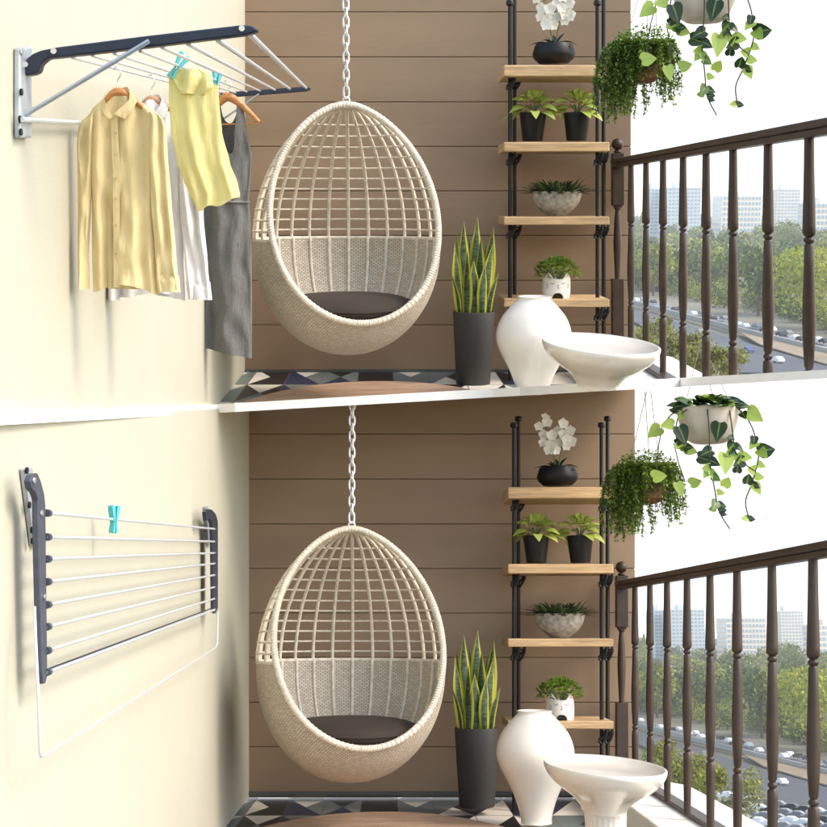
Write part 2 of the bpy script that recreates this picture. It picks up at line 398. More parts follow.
# kerb, railing
ZK = -.765
BAL_PX = [631, 646, 663, 683, 706, 733, 768, 809, 865]
def bal_prof(zb, zt):
    full = [(.0135, .24), (.0150, .10), (.0185, -.06), (.0190, -.083), (.0165, -.088), (.0100, -.094), (.0150, -.099), (.0158, -.103), (.0150, -.107), (.0100, -.113), (.0140, -.119),
            (.0150, -.18), (.0190, -.30), (.0196, -.345), (.0175, -.41), (.0135, -.472), (.0095, -.481), (.0145, -.486), (.0152, -.490), (.0145, -.494), (.0095, -.500), (.0160, -.507), (.0168, -.53), (.0150, -.68), (.0135, -.80)]
    def r_at(z):
        for (r0, z0), (r1, z1) in zip(full, full[1:]):
            if z1 <= z <= z0: return r0 + (r1 - r0) * (z0 - z) / (z0 - z1 + 1e-9)
        return full[-1][0]
    inner = [(r, z) for r, z in full if zb < z < zt]
    return [(r_at(zb), zb)] + inner[::-1] + [(r_at(zt), zt)]
for S in SETS:
    w = S.word
    yk = D - .06
    if S is U:
        P = [Vector((1.04, yk, ZK)), Vector((1.30, yk, ZK)), Vector((1.46, yk - .4, ZK)), Vector((1.46, cutY(S, 1.46, ZK), ZK)), Vector((1.04, cutY(S, 1.04, ZK), ZK))]
        mb = MB(); mb.prism(P, (0, 0, -.02))
    else:
        P = [Vector((1.04, yk, ZK)), Vector((1.30, yk, ZK)), Vector((1.46, yk - .4, ZK)), Vector((1.46, 1.7, ZK)), Vector((1.04, 1.7, ZK))]
        mb = MB(); mb.prism(P, (0, 0, ZF - ZK - .01))
    o = mb.build('kerb', M['kerb'], world=S.M, smooth=False, bevel=.006)
    tag(o, f'pale stone kerb under the railing of the {w} balcony', 'kerb', kind='structure')
    # railing
    ypost = XR * 185 / (617.5 - 385) * D
    pp = S.Y(617.5, 204, ypost)
    r = root_at(S, 'balcony_railing', Vector((pp.x, ypost, ZK)), f'dark brown turned-baluster railing along the {w} balcony edge', 'railing', 'balcony railings')
    org = Vector((pp.x, ypost, ZK))
    zt = .205
    # top rail: from post to beyond the frame, profile boards
    a = S.Y(616, 160, ypost); b = S.Y(862, 204 - (204 - 120.5) * (862 - 385) / 442, XR * F / (862 - 385))
    b.z = a.z + (b.z - a.z)
    def bar(mb, a, b, hw, z0, z1, ch=0):
        d = (b - a); d.z = 0; d.normalize(); sd = Vector((d.y, -d.x, 0)) * hw
        zz0, zz1 = Vector((0, 0, z0)), Vector((0, 0, z1))
        mb.hexa([a - sd + zz0, a + sd + zz0, b + sd + zz0, b - sd + zz0, a - sd + zz1, a + sd + zz1, b + sd + zz1, b - sd + zz1])
    mb = MB(); bar(mb, a - org, b - org, .030, -.018, .004); bar(mb, a - org, b - org, .021, -.040, -.0182)
    mb.build('top_rail', M['iron'], r, smooth=False, bevel=.004)
    rail_z = lambda y: a.z + (b.z - a.z) * (y - a.y) / (b.y - a.y) - .039
    # base rail
    ya, yb = ypost - .03, (cutY(S, XR, ZK + .012) if S is U else 2.2)
    mb = MB(); bar(mb, Vector((XR, ya, ZK)) - org, Vector((XR, yb, ZK)) - org, .030, .001, .022)
    mb.build('base_rail', M['iron'], r, smooth=False, bevel=.003)
    # post
    def vline(px, y, z0, z1):            # foot and head of an upright that stands plumb in the balcony's own picture plane
        q0 = S.Y(px, 204 + (0 - z0) * F / y, y); q1 = S.Y(px, 204 - z1 * F / y, y)
        return Vector((q0.x, y, z0)), Vector((q1.x, y, z1))
    def lean(mb, fx, y, z0, z1):         # move mesh built on the z axis onto a leaning upright
        out = []
        for (x, yy, z) in mb.v:
            out.append((x + fx(z) - org.x, yy + y - org.y, z - org.z))
        mb.v = out
    q0, q1 = vline(617.5, ypost, -.9, .3)
    fx = lambda z: q0.x + (q1.x - q0.x) * (z + .9) / 1.2
    mb = MB()
    def sq(z0, z1, h): mb.box((-h, -h, z0), (h, h, z1))
    sq(ZF, -.392, .030); sq(-.006, .262, .030); sq(-.402, -.392, .022); sq(-.006 - .01, -.006, .022)
    mb.lathe([(.016, -.41), (.022, -.405), (.022, -.400), (.014, -.392 - .005), (.014, -.385), (.020, -.27), (.0225, -.2), (.018, -.09), (.012, -.03), (.019, -.025), (.019, -.018), (.014, -.012)], 16)
    lean(mb, fx, ypost, 0, 0)
    po = mb.build('post', M['iron'], r, ang=35, bevel=.003)
    mb = MB(); rb = .031
    mb.lathe([(.016, .262), (.022, .268), (.014, .276), (.012, .281)] + [(rb * math.sin(t), .308 - rb * math.cos(t)) for t in [PI * k / 12 for k in range(2, 13)]], 20)
    lean(mb, fx, ypost, 0, 0)
    mb.build('ball_finial', M['iron'], po)
    for px in BAL_PX:
        y = XR * F / (px - 385)
        zt = rail_z(y); zb = ZK + .021
        if S is U: zb = max(zb, S.Y(px, strip_top(px) + 4, y).z)
        q0, q1 = vline(px, y, zb, zt)
        g = lambda z: q0.x + (q1.x - q0.x) * (z - zb) / (zt - zb)
        mb = MB(); mb.lathe(bal_prof(zb, zt), 14)
        lean(mb, g, y, 0, 0)
        mb.build('baluster', M['iron'], r, ang=50)

# ------------------------------------------------------------------ rug
def ffront(S, X):
    if S is L: return 2.0
    return cutY(S, X, ZF)
for S in SETS:
    a_, b_, xc, yc = .72, 1.365, -.025, 4.94
    mb = MB(); rows = []
    nx = 48
    for i in range(nx + 1):
        X = xc + a_ * math.sin(PI * (i / nx - .5)); h = b_ * math.sqrt(max(0, 1 - ((X - xc) / a_) ** 2))
        y1 = yc + h; y0 = max(yc - h, ffront(S, X))
        if y1 <= y0 + .002: continue
        rows.append([mb.vert((X, y0, ZF + .014)), mb.vert((X, y1, ZF + .014)), mb.vert((X, y1, ZF + .002)), mb.vert((X, y0, ZF + .002))])
    for A, B in zip(rows, rows[1:]):
        for k in range(4): mb.face([A[k], B[k], B[(k + 1) % 4], A[(k + 1) % 4]])
    mb.face(rows[0]); mb.face(rows[-1][::-1])
    tag(mb.build('rug', M['rug'], world=S.M, smooth=False), f'round brown jute rug on the tiled floor of the {S.word} balcony', 'rug', 'round jute rugs')

# ------------------------------------------------------------------ egg chair
def egg_r(z):
    zm = -12
    if z < zm:
        t = min(1, (zm - z) / 112); return 94 * math.sqrt(max(0, 1 - t ** 2.1))
    t = min(1, (z - zm) / 137); return 94 * max(0, 1 - t * t) ** .6
ZL = -85.
def egg_d(z): return egg_r(ZL) * .999 * (125 - z) / (125 - ZL) if z > ZL - 60 else 999
def build_chair(r, k):
    yaw = R_(14)
    def rot(x, y, z): return (x * math.cos(yaw) - y * math.sin(yaw), x * math.sin(yaw) + y * math.cos(yaw), z)
    def pt(th, z, dr=0):
        q = egg_r(z) + dr; return rot(q * math.sin(th), -q * math.cos(th), z)
    def thc(z):
        q = egg_r(z); d = egg_d(z)
        if q <= d: return 0.0
        return math.acos(max(-1, min(1, d / q)))
    # solid woven shell
    def shell(dr, flip, rowh):
        mb = MB(); mb.has_uv = True; rows = []
        zs = [-124 + (116) * (i / 44) ** 1.0 for i in range(45)]
        zs[0] = -123.9
        arc = 0; pr = egg_r(zs[0]); pz = zs[0]
        for z in zs:
            q = egg_r(z); arc += math.hypot(q - pr, z - pz); pr, pz = q, z
            t0 = thc(z); ring = []
            for j in range(97):
                th = t0 + (2 * PI - 2 * t0) * j / 96
                zz = z + (2.5 * math.cos(th * 1) if z > -9 else 0)
                ring.append(mb.vert(pt(th, z, dr), uv=(th * 94 / 5.2, arc / rowh)))
            rows.append(ring)
        for A, B in zip(rows, rows[1:]):
            for j in range(96):
                f = [A[j], A[j + 1], B[j + 1], B[j]]
                mb.face(f[::-1] if flip else f)
        return mb
    s1 = shell(0, False, 1.75)
    s2 = shell(-3.0, True, 1.75)
    off = len(s1.v)
    for p, u in zip(s2.v, s2.uv): s1.vert(p, uv=u)
    for f in s2.f: s1.face([i + off for i in f])
    s1.build('woven_shell', M['wicker'], r, scale=k, ang=60)
    # rim of the opening
    zs = [ZL - .0 + (124.3 - ZL) * (1 - math.cos(PI * i / 60)) / 2 for i in range(61)]
    right = [pt(thc(z) if z > ZL else 0, z, 0) for z in zs]
    left = [pt(-thc(z), z, 0) for z in zs]
    loop = right[:-1] + [rot(0, 0, 125.)] + left[:-1][::-1][:-1]
    mb = MB(); mb.tube(loop, 3.1, 10, closed=True); mb.build('rim', M['cane'], r, scale=k, ang=80)
    mb = MB()
    # wrapping on the rim: fine rings
    for i in range(0, len(loop), 1):
        p = Vector(loop[i]); q = Vector(loop[(i + 1) % len(loop)]); n = max(1, int((q - p).length / 2.6))
        for j in range(n):
            c = p.lerp(q, j / n); t = (q - p).normalized(); u = t.orthogonal().normalized(); v = t.cross(u)
            mb.tube([c + (u * math.cos(a) + v * math.sin(a)) * 3.15 for a in [2 * PI * m / 10 for m in range(10)]], .6, 4, closed=True)
    mb.build('rim_wrapping', M['cane'], r, scale=k, ang=80)
    # ribs
    for i in range(27):
        th = 2 * PI * (i + .5) / 27
        t_ = min(th, 2 * PI - th)
        pts = []
        for j in range(60):
            z = -100 + 223.5 * j / 59
            if t_ >= thc(z) and (z < ZL or t_ > 0) and not (z > ZL and egg_r(z) * math.cos(t_) > egg_d(z)):
                pts.append(pt(th, z, -3.6 if z < -8 else -.6))
            elif len(pts) > 3: break
            else: pts = []
        if len(pts) > 3:
            mb = MB(); mb.tube(pts, 1.8, 6); mb.build('rib', M['cane'], r, scale=k, ang=80)
    # hoops
    for i in range(13):
        z = 1 + i * 10.6
        if z > 117: break
        t0 = thc(z)
        mb = MB(); mb.tube([pt(t0 + (2 * PI - 2 * t0) * j / 60, z, .6) for j in range(61)], 1.05, 6)
        mb.build('hoop', M['cane'], r, scale=k, ang=80)
    mb = MB(); mb.tube([pt(thc(-8) + (2 * PI - 2 * thc(-8)) * j / 72, -8, -1.4) for j in range(73)], 2.3, 6); mb.build('band_edge', M['cane'], r, scale=k, ang=80)
    # cushion
    mb = MB(); prof = []
    for i in range(17):
        t = PI * i / 16; q = math.sin(t); prof.append((max(.01, (egg_r(-78) - 6) * (abs(q) ** .6)), -76 - 15 * math.cos(t)))
    mb.lathe(prof, 48); mb.v = [rot(*p) for p in mb.v]
    cu = mb.build('seat_cushion', M['cushion'], r, scale=k, ang=80)
    mb = MB(); q = egg_r(-78) - 5.6; mb.tube([rot(q * math.cos(a), q * math.sin(a), -75 + .5 * math.sin(5 * a)) for a in [2 * PI * i / 60 for i in range(60)]], 1.1, 6, closed=True); mb.build('piping', M['cushion'], cu, scale=k, ang=80)
    # hanging loop and chain
    mb = MB(); mb.tube([(3.2 * math.cos(a), 0, 127.5 + 4.2 * math.sin(a)) for a in [2 * PI * i / 14 for i in range(14)]], 1.2, 6, closed=True)
    mb.build('hanging_ring', M['chain'], r, scale=k, ang=80)
    mb = MB(); z = 136.0; i = 0
    while z < 254:
        pts = []
        for a in [2 * PI * q / 16 for q in range(16)]:
            x = 2.7 * math.copysign(abs(math.cos(a)) ** .6, math.cos(a)); zz = 5.6 * math.copysign(abs(math.sin(a)) ** .75, math.sin(a))
            pts.append((x * math.cos(R_(20)), x * math.sin(R_(20)), z + zz) if i % 2 == 0 else (-x * math.sin(R_(20)), x * math.cos(R_(20)), z + zz))
        mb.tube(pts, 1.15, 6, closed=True); z += 8.3; i += 1
    mb.build('chain', M['chain'], r, scale=k, ang=80)
both('hanging_egg_chair', ('woven wicker egg chair hanging on a chain beside the drying clothes, upper balcony', 'woven wicker egg chair hanging on a chain near the folded rack, lower balcony'),
     'hanging chair', 347, 232, .848 * D, build_chair, 'wicker egg chairs')

# ------------------------------------------------------------------ plant shelf
YSF, YSR = .952 * D, .984 * D
BOARDS = [(65, 76.3), (142, 151.5), (216.6, 224.8), (299, 307)]
for S in SETS:
    org = S.Y(556, 376, YSF); org.z = ZF
    r = root_at(S, 'plant_shelf', org, f'black metal ladder shelf with four oak boards of potted plants, {S.word} balcony', 'shelf', 'ladder plant shelves')
    for px, y, top in ((510, YSF, 5), (514.5, YSR, -1.5), (597.5, YSF, 5), (603.5, YSR, -1.5)):
        a = S.Y(px, 372, y); a.z = ZF + .001; b = S.Y(px, top, y); x0 = S.Y(px, 380, y); a.x = x0.x
        mb = MB(); mb.tube([a - org, b - org], .0105, 10); u = mb.build('upright', M['black'], r)
        mb = MB(); c = b - org; mb.lathe([(.012, -.004), (.019, 0), (.020, .014), (.016, .022), (.006, .025)], 14, c); mb.build('cap', M['black'], u)
    for t, bt in BOARDS:
        y0 = .938 * D
        a = S.Y(504, bt, y0) - org; b = S.Y(609.5, t, y0) - org
        a2 = S.Y(504, t, y0) - org; b2 = S.Y(609.5, bt, y0) - org; dd = YSR + .02 - y0
        o = Vector((0, dd, 0))
        mb = MB(); mb.hexa([a, b2, b2 + o, a + o, a2, b, b + o, a2 + o])
        mb.build('shelf_board', M['wood'], r, smooth=False, bevel=.005)
        for px, y in ((511, YSF), (517, YSR), (598.5, YSF), (604.5, YSR)):
            c = S.Y(px, bt + .5, y) - org; kk = y * COS / F
            mb = MB()
            mb.tube([c + Vector((x * kk, -.02, -z * kk)) for x, z in ((3, -1), (3.2, 4), (1, 9), (-2, 13), (-4, 12), (-4, 9), (0, 6), (2.5, 3))], .0075, 6)
            mb.tube([c + Vector((x * kk, -.014, -z * kk)) for x, z in ((-2.5, 2), (2.5, 2), (2.5, 7), (-2.5, 7))], .006, 6, closed=True)
            mb.build('hook', M['black'], r)

# ------------------------------------------------------------------ shelf plants (px units around the pot's foot)
def pot_soil(r, k, rad, z): 
    mb = MB(); mb.lathe([(.01, z + .8), (rad * .6, z + .6), (rad, z)][::-1], 24); mb.build('soil', M['soil'], r, scale=k)
def build_orchid(r, k):
    rnd = random.Random(3)
    mb = MB(); mb.lathe([(.1, 0), (14, 0), (19, 4.5), (20.5, 9), (18.5, 16), (17.2, 18.6), (16.2, 18.6), (16.6, 15), (.1, 13)], 72, rib=lambda a, z: 1 + .018 * math.cos(36 * a))
    mb.build('bowl', M['blackpot'], r, scale=k, ang=60)
    mb = MB()
    for a, Lf, W, dr, el in ((0.1, 26, 6, .55, .6), (3.0, 26, 6, .45, .45), (3.5, 18, 6, .5, .8), (.5, 22, 6, .25, 1.0), (2.4, 17, 6, .3, 1.0), (-.7, 18, 6.5, .7, .6), (-2.2, 17, 6.5, .6, .7), (5.6, 24, 5.5, .75, .6), (1.6, 15, 6, .2, 1.2)):
        mb.leaf((2 * math.cos(a), 2 * math.sin(a), 17), (math.cos(a) * math.cos(el), math.sin(a) * math.cos(el), math.sin(el)), Lf, W, dr, n=7, cup=.35)
    mb.build('leaves', M['l_dark'], r, scale=k)
    fl = [(543.2, -1.3), (542, -7), (535, 2), (540.5, 10.6), (548, 11.7), (539, 18.8), (545.4, 20.4), (549, 23), (559.5, -.2), (555, 6), (567.7, 6), (559.5, 10.6), (562.8, 16), (568, 17), (557.8, 18), (563, 22), (552, 27), (545, 27)]
    for st in ([(0, 0, 16), (-4, -1, 32), (-9, -2, 50), (-12, -3, 66)], [(1, 0, 16), (4, -1, 34), (7, -2, 50), (9, -3, 64)]):
        mb = MB(); mb.tube(st, .5, 5); mb.build('stem', M['greenstem'], r, scale=k)
    for i, (x, y) in enumerate(fl):
        c = Vector((x - 553.5, -5 + rnd.uniform(-4, 4), 62.5 - y)); mb = MB(); s = rnd.uniform(5.2, 6.8)
        tx, tz = rnd.uniform(-.5, .5), rnd.uniform(-.4, .4); q = Matrix.Rotation(tx, 3, 'X') @ Matrix.Rotation(tz, 3, 'Z')
        for j in range(5):
            a = PI / 2 + 2 * PI * j / 5; w = s * (1.15 if j in (1, 4) else .85)
            mb.leaf(c, q @ Vector((math.cos(a), -.25, math.sin(a))), s, w, 0, up=q @ Vector((0, -1, 0)), n=8, cup=.15, sh=.9)
        mb.build('flower', M['petal'], r, scale=k)
both('potted_orchid', ('white orchid in a black ribbed bowl, top board of the upper balcony shelf', 'white orchid in a black ribbed bowl, top board of the lower balcony shelf'), 'potted plant', 553.5, 63.6, .958 * D, build_orchid, 'orchids on the shelves')

def build_hosta(seed):
    def f(r, k):
        rnd = random.Random(seed)
        mb = MB(); mb.lathe([(.1, 0), (9.6, 0), (10, 1), (13.2, 25), (13.6, 25.2), (13.6, 27), (12.4, 27), (12, 24), (.1, 23.5)], 32); mb.build('pot', M['blackpot'], r, scale=k)
        pot_soil(r, k, 11.8, 23.6)
        mb = MB()
        for i in range(27):
            a = 2 * PI * i / 27 * 2.4 + rnd.uniform(-.3, .3); lay = i % 5
            el = (.3, .5, .75, 1.0, 1.25)[lay] + rnd.uniform(-.1, .1); Lf = (21, 21, 20, 19, 18)[lay] * rnd.uniform(.9, 1.15)
            base = Vector((3 * math.cos(a), 3 * math.sin(a), 24)); d = Vector((math.cos(a) * math.cos(el), math.sin(a) * math.cos(el), math.sin(el)))
            st = base + d * 7 + Vector((0, 0, (1, 4, 7, 9, 11)[lay]))
            mb.leaf(st, Vector((d.x, d.y, d.z * .8)), Lf, 10.5, .6, n=7, cup=.2, sh=.85, up=(0, -.5, 1))
        mb.build('leaves', M['l_hosta'], r, scale=k)
        for i in range(9):
            a = i * 2.4; mb = MB(); mb.tube([(0, 0, 23), (4 * math.cos(a), 4 * math.sin(a), 32), (8 * math.cos(a), 8 * math.sin(a), 35)], .6, 5); mb.build('stalk', M['greenstem'], r, scale=k)
    return f
both('potted_hosta', ('left yellow-green hosta in a black pot, second board of the upper balcony shelf', 'left yellow-green hosta in a black pot, second board of the lower balcony shelf'), 'potted plant', 532.5, 140.8, .957 * D, build_hosta(1), 'hostas on the shelves')
both('potted_hosta', ('right yellow-green hosta in a black pot, second board of the upper balcony shelf', 'right yellow-green hosta in a black pot, second board of the lower balcony shelf'), 'potted plant', 576.5, 140.8, .957 * D, build_hosta(2), 'hostas on the shelves')

def build_bowl(r, k):
    rnd = random.Random(5)
    mb = MB(); mb.lathe([(.1, 0), (9, 0)] + [(25 * math.sin(t) if t > .5 else 9 + 0, 24 - 24 * math.cos(t)) for t in [.45 + (PI / 2 - .45) * i / 12 for i in range(1, 13)]] + [(23, 24), (22, 20), (.1, 19)], 48)
    mb.build('bowl', M['stone'], r, scale=k); pot_soil(r, k, 22, 20)
    mb = MB()
    for i in range(230):
        a = rnd.uniform(0, 2 * PI); q = 20 * math.sqrt(rnd.random()); el = rnd.uniform(.45, 1.5) * (1 - .3 * q / 20)
        mb.leaf((q * math.cos(a), q * math.sin(a), 20), (math.cos(a) * math.cos(el), math.sin(a) * math.cos(el), math.sin(el)), rnd.uniform(17, 29), rnd.uniform(2.8, 4.4), .3, n=4, cup=.3, rnd=rnd.random())
    mb.build('foliage', M['l_spiky'], r, scale=k)
both('stone_bowl_planter', ('half-round speckled stone bowl of dark spiky leaves on the upper balcony shelf', 'half-round speckled stone bowl of dark spiky leaves on the lower balcony shelf'), 'planter', 556, 216, .957 * D, build_bowl, 'stone bowls on the shelves')

def build_cat(r, k):
    rnd = random.Random(6)
    def rad(z): return 14.2 * (1 - .08 * (1 - min(1, z / 9)) ** 2)
    def ztop(a):                 # a = 0 at the front
        h = 20
        for c in (-.75, .75):
            d = abs((a - c + PI) % (2 * PI) - PI); h = max(h, 20 + 6.5 * (1 - d / .42))
        return h
    def zbot(a): return 6.2 * max(0, 1 - (math.sin(a) * 14.2 / 6.4) ** 2) ** .5 if abs(math.sin(a)) * 14.2 < 6.4 and math.cos(a) > 0 else 0
    def P(a, z, dr=0): q = rad(z) + dr; return (q * math.sin(a), -q * math.cos(a), z)
    mb = MB(); n = 120; rows = []
    for j in range(13):
        ring = []
        for i in range(n):
            a = 2 * PI * i / n; z0, z1 = zbot(a), ztop(a); ring.append(mb.vert(P(a, z0 + (z1 - z0) * j / 12)))
        rows.append(ring)
    for j in range(12, -1, -4):
        ring = []
        for i in range(n):
            a = 2 * PI * i / n; z0, z1 = zbot(a), ztop(a); ring.append(mb.vert(P(a, z0 + (z1 - z0) * j / 12, -1.6)))
        rows.append(ring)
    rows.append(rows[0])
    for A, B in zip(rows, rows[1:]):
        for i in range(n): mb.face([A[i], A[(i + 1) % n], B[(i + 1) % n], B[i]])
    mb.lathe([(.1, 6.4), (12.7, 6.4), (12.7, 16), (.1, 17)], 24)
    mb.build('pot', M['cat_cer'], r, scale=k, ang=50)
    def mark(name, m, pts, rr):
        mb = MB(); mb.tube([P(a, z, .12) for a, z in pts], rr, 5); mb.build(name, m, r, scale=k)
    for s in (-1, 1):
        mark('closed_eye', M['cat_ink'], [(s * (.26 + .26 * t), 16.4 - 1.3 * math.sin(PI * t)) for t in [i / 6 for i in range(7)]], .28)
        for dz in (0, 1.6, 3.2): mark('whisker', M['cat_ink'], [(s * .72, 11.2 + dz), (s * .92, 11.5 + dz)], .26)
        mb = MB(); a0 = s * .75; mb.prism([P(a0 - .17, 21.5, .15), P(a0 + .17, 21.5, .15), P(a0, 24.6, .15)], (0, .3, 0)); mb.build('ear_lining', M['cat_pink'], r, scale=k, smooth=False)
    mb = MB(); mb.prism([P(-.07, 14.3, .2), P(.07, 14.3, .2), P(0, 12.9, .2)], (0, .4, 0)); mb.build('nose', M['cat_pink'], r, scale=k, smooth=False)
    mark('mouth', M['cat_ink'], [(0, 12.9), (0, 11.4)], .25)
    mark('mouth', M['cat_ink'], [(-.09, 10.8), (0, 11.4), (.09, 10.8)], .22)
    mb = MB()
    for i in range(560):
        a = rnd.uniform(0, 2 * PI); el = rnd.uniform(-.25, PI / 2); q = rnd.uniform(.72, 1.0)
        c = Vector((23 * q * math.cos(a) * math.cos(el), 17 * q * math.sin(a) * math.cos(el), 24 + 16 * q * math.sin(el)))
        if c.z < 21 and abs(c.x) < 14.5: continue
        d = Vector((c.x, c.y, (c.z - 20))).normalized() + Vector((rnd.uniform(-.6, .6), rnd.uniform(-.6, .6), rnd.uniform(-.2, .6)))
        mb.leaf(c, d, rnd.uniform(3.6, 5.2), rnd.uniform(3.4, 4.6), .2, n=3, cup=.25, rnd=rnd.random(), sh=1.0)
    mb.build('foliage', M['l_clover'], r, scale=k)
    mb = MB()
    for i in range(26):
        a = rnd.uniform(0, 2 * PI); q = rnd.uniform(6, 19); mb.tube([(3 * math.cos(a), 3 * math.sin(a), 16), (q * .5 * math.cos(a), q * .5 * math.sin(a), 24), (q * math.cos(a), q * .7 * math.sin(a), 27 + rnd.uniform(0, 6))], .35, 4)
    mb.build('stems', M['greenstem'], r, scale=k)
both('cat_planter', ('white cat-faced pot with fresh green leaves, lowest board of the upper balcony shelf', 'white cat-faced pot with fresh green leaves, lowest board of the lower balcony shelf'), 'planter', 556, 298.2, .950 * D, build_cat, 'cat-faced planters')

# ------------------------------------------------------------------ snake plant
def build_snake(r, k):
    mb = MB(); mb.lathe([(.1, 0), (16.6, 0), (17.4, 1.2), (20.4, 58), (21.3, 73.5), (21.0, 75), (19.4, 75), (19, 70), (.1, 69)], 48); mb.build('pot', M['greypot'], r, scale=k)
    pot_soil(r, k, 18.8, 69.5)
    spec = [(-7, -2, 461.7, 220, 9), (3, 4, 476, 216, 10), (-12, 0, 455, 231, 8), (-14, -3, 452.5, 241, 8.5), (9, 2, 492, 226, 10), (12, -3, 491, 243, 9), (5, -4, 479, 236, 9), (-1, -9, 471, 258, 9.5), (-15, -6, 448, 270, 5), (15, -6, 497, 271, 5), (-8, -8, 465, 250, 8.5), (8, -9, 483, 262, 8), (0, 8, 468, 232, 9), (-4, 6, 458, 246, 8), (10, 8, 486, 240, 8)]
    for i, (bx, by, tx, ty, w) in enumerate(spec):
        rnd = random.Random(40 + i); mb = MB()
        base = Vector((bx, by, 69)); tip = Vector((tx - 473, by * 1.6 + rnd.uniform(-3, 3), 386 - ty)); n = 14; rows = []
        ph = rnd.uniform(-.7, .7); bow = rnd.uniform(-2.5, 2.5)
        for j in range(n + 1):
            t = j / n; c = base.lerp(tip, t); c.x = bx + (tip.x - bx) * t ** 1.5 + bow * math.sin(PI * t); c.y += 1.5 * math.sin(3 * t + i)
            wd = w * .55 * (.75 + .5 * math.sin(PI * min(1, t * 1.1))) * (1 if t < .62 else max(.02, 1 - ((t - .62) / .38) ** 1.8))
            a = ph + .7 * t * (1 if i % 2 else -1); s = Vector((math.cos(a), math.sin(a), 0)); nn = Vector((-s.y, s.x, 0)); rv = rnd.random()
            rows.append([mb.vert(c + s * wd * q - nn * wd * .35 * (1 - q * q), (rv, abs(q), t)) for q in (-1, -.72, -.35, 0, .35, .72, 1)])
        for A, B in zip(rows, rows[1:]):
            for q in range(6): mb.face([A[q], A[q + 1], B[q + 1], B[q]])
        mb.build('leaf', M['l_snake'], r, scale=k, ang=80)
both('potted_snake_plant', ('snake plant with yellow-edged sword leaves in a tall dark pot, upper balcony', 'snake plant with yellow-edged sword leaves in a tall dark pot, lower balcony'), 'potted plant', 473, 384.5, .935 * D, build_snake, 'snake plants')

# ------------------------------------------------------------------ vase and table
def smooth_prof(pts, n=6):
    out = []
    P = [pts[0]] + pts + [pts[-1]]
    for i in range(1, len(P) - 2):
        for j in range(n):
            t = j / n
            out.append(tuple(.5 * ((2 * P[i][q]) + (-P[i - 1][q] + P[i + 1][q]) * t + (2 * P[i - 1][q] - 5 * P[i][q] + 4 * P[i + 1][q] - P[i + 2][q]) * t * t + (-P[i - 1][q] + 3 * P[i][q] - 3 * P[i + 1][q] + P[i + 2][q]) * t ** 3) for q in (0, 1)))
    out.append(pts[-1]); return out
for S in SETS:
    Yv = .872 * D; k = Yv * COS / F
    bot = 401 if S is L else 392.5
    r = root_at(S, 'floor_vase', S.Y(532.5, bot, Yv), f'large white glazed urn-shaped floor vase beside the round table, {S.word} balcony', 'vase', 'white floor vases')
    prof = [(15.2, 401), (15.0, 397), (17, 388), (20.8, 377), (25.8, 366), (31.8, 355), (36.4, 345), (38.3, 336), (37.2, 326), (32.5, 315), (25.5, 306), (19.8, 300), (16.8, 297), (17.0, 295.2), (17.4, 294.2)]
    pr = [(x, bot - y) for x, y in smooth_prof(prof, 4) if y <= bot]
    if S is U: pr = [(17.0, 0)] + [p for p in pr if p[1] > .5]
    mb = MB(); mb.lathe([(.1, 0)] + pr + [(16.2, pr[-1][1] + .3), (14.6, pr[-1][1] - 1), (14.2, pr[-1][1] - 6), (20, pr[-1][1] - 14), (.1, pr[-1][1] - 18)], 64)
    mb.build('vase_body', M['white_cer'], r, scale=k, ang=50)
    Yt = .72 * D; k = Yt * COS / F; g = 1.75
    zb = -94 if S is L else -(strip_top(600) + 5 - 345)
    r = root_at(S, 'round_table', S.Y(600, 345 - zb, Yt) if False else S.Y(600, 345, Yt), f'white glazed round pedestal table with a dished top, {S.word} balcony', 'table', 'white pedestal tables')
    tilt = Matrix.Rotation(R_(2.5), 3, 'Y')
    mb = MB()
    mb.lathe(smooth_prof([(20.5, -42), (22, -38), (30, -29), (43, -20), (53, -11), (57.5, -3), (58.2, 1.2), (57.4, 2.4), (55.5, 1.8), (50, -2), (40, -5.5), (24, -7.5), (.2, -8)], 5), 96, sy=g)
    mb.v = [tuple(tilt @ Vector(p)) for p in mb.v]
    if S is U:
        mb.v = [(x, y, max(z, zb)) for x, y, z in mb.v]
    mb.build('table_top', M['white_cer'], r, scale=k, ang=60)
    if S is L:
        mb = MB(); mb.lathe(smooth_prof([(.2, -94), (34, -94), (34, -91), (26, -84), (21, -70), (19.5, -55), (20.6, -40), (21, -36)], 4), 96, sy=1.2, rib=lambda a, z: 1 + (.022 * math.cos(24 * a) if z < -44 else 0))
        mb.v = [(x, y, z) for x, y, z in mb.v]
        mb.build('pedestal', M['white_cer'], r, scale=k, ang=60)

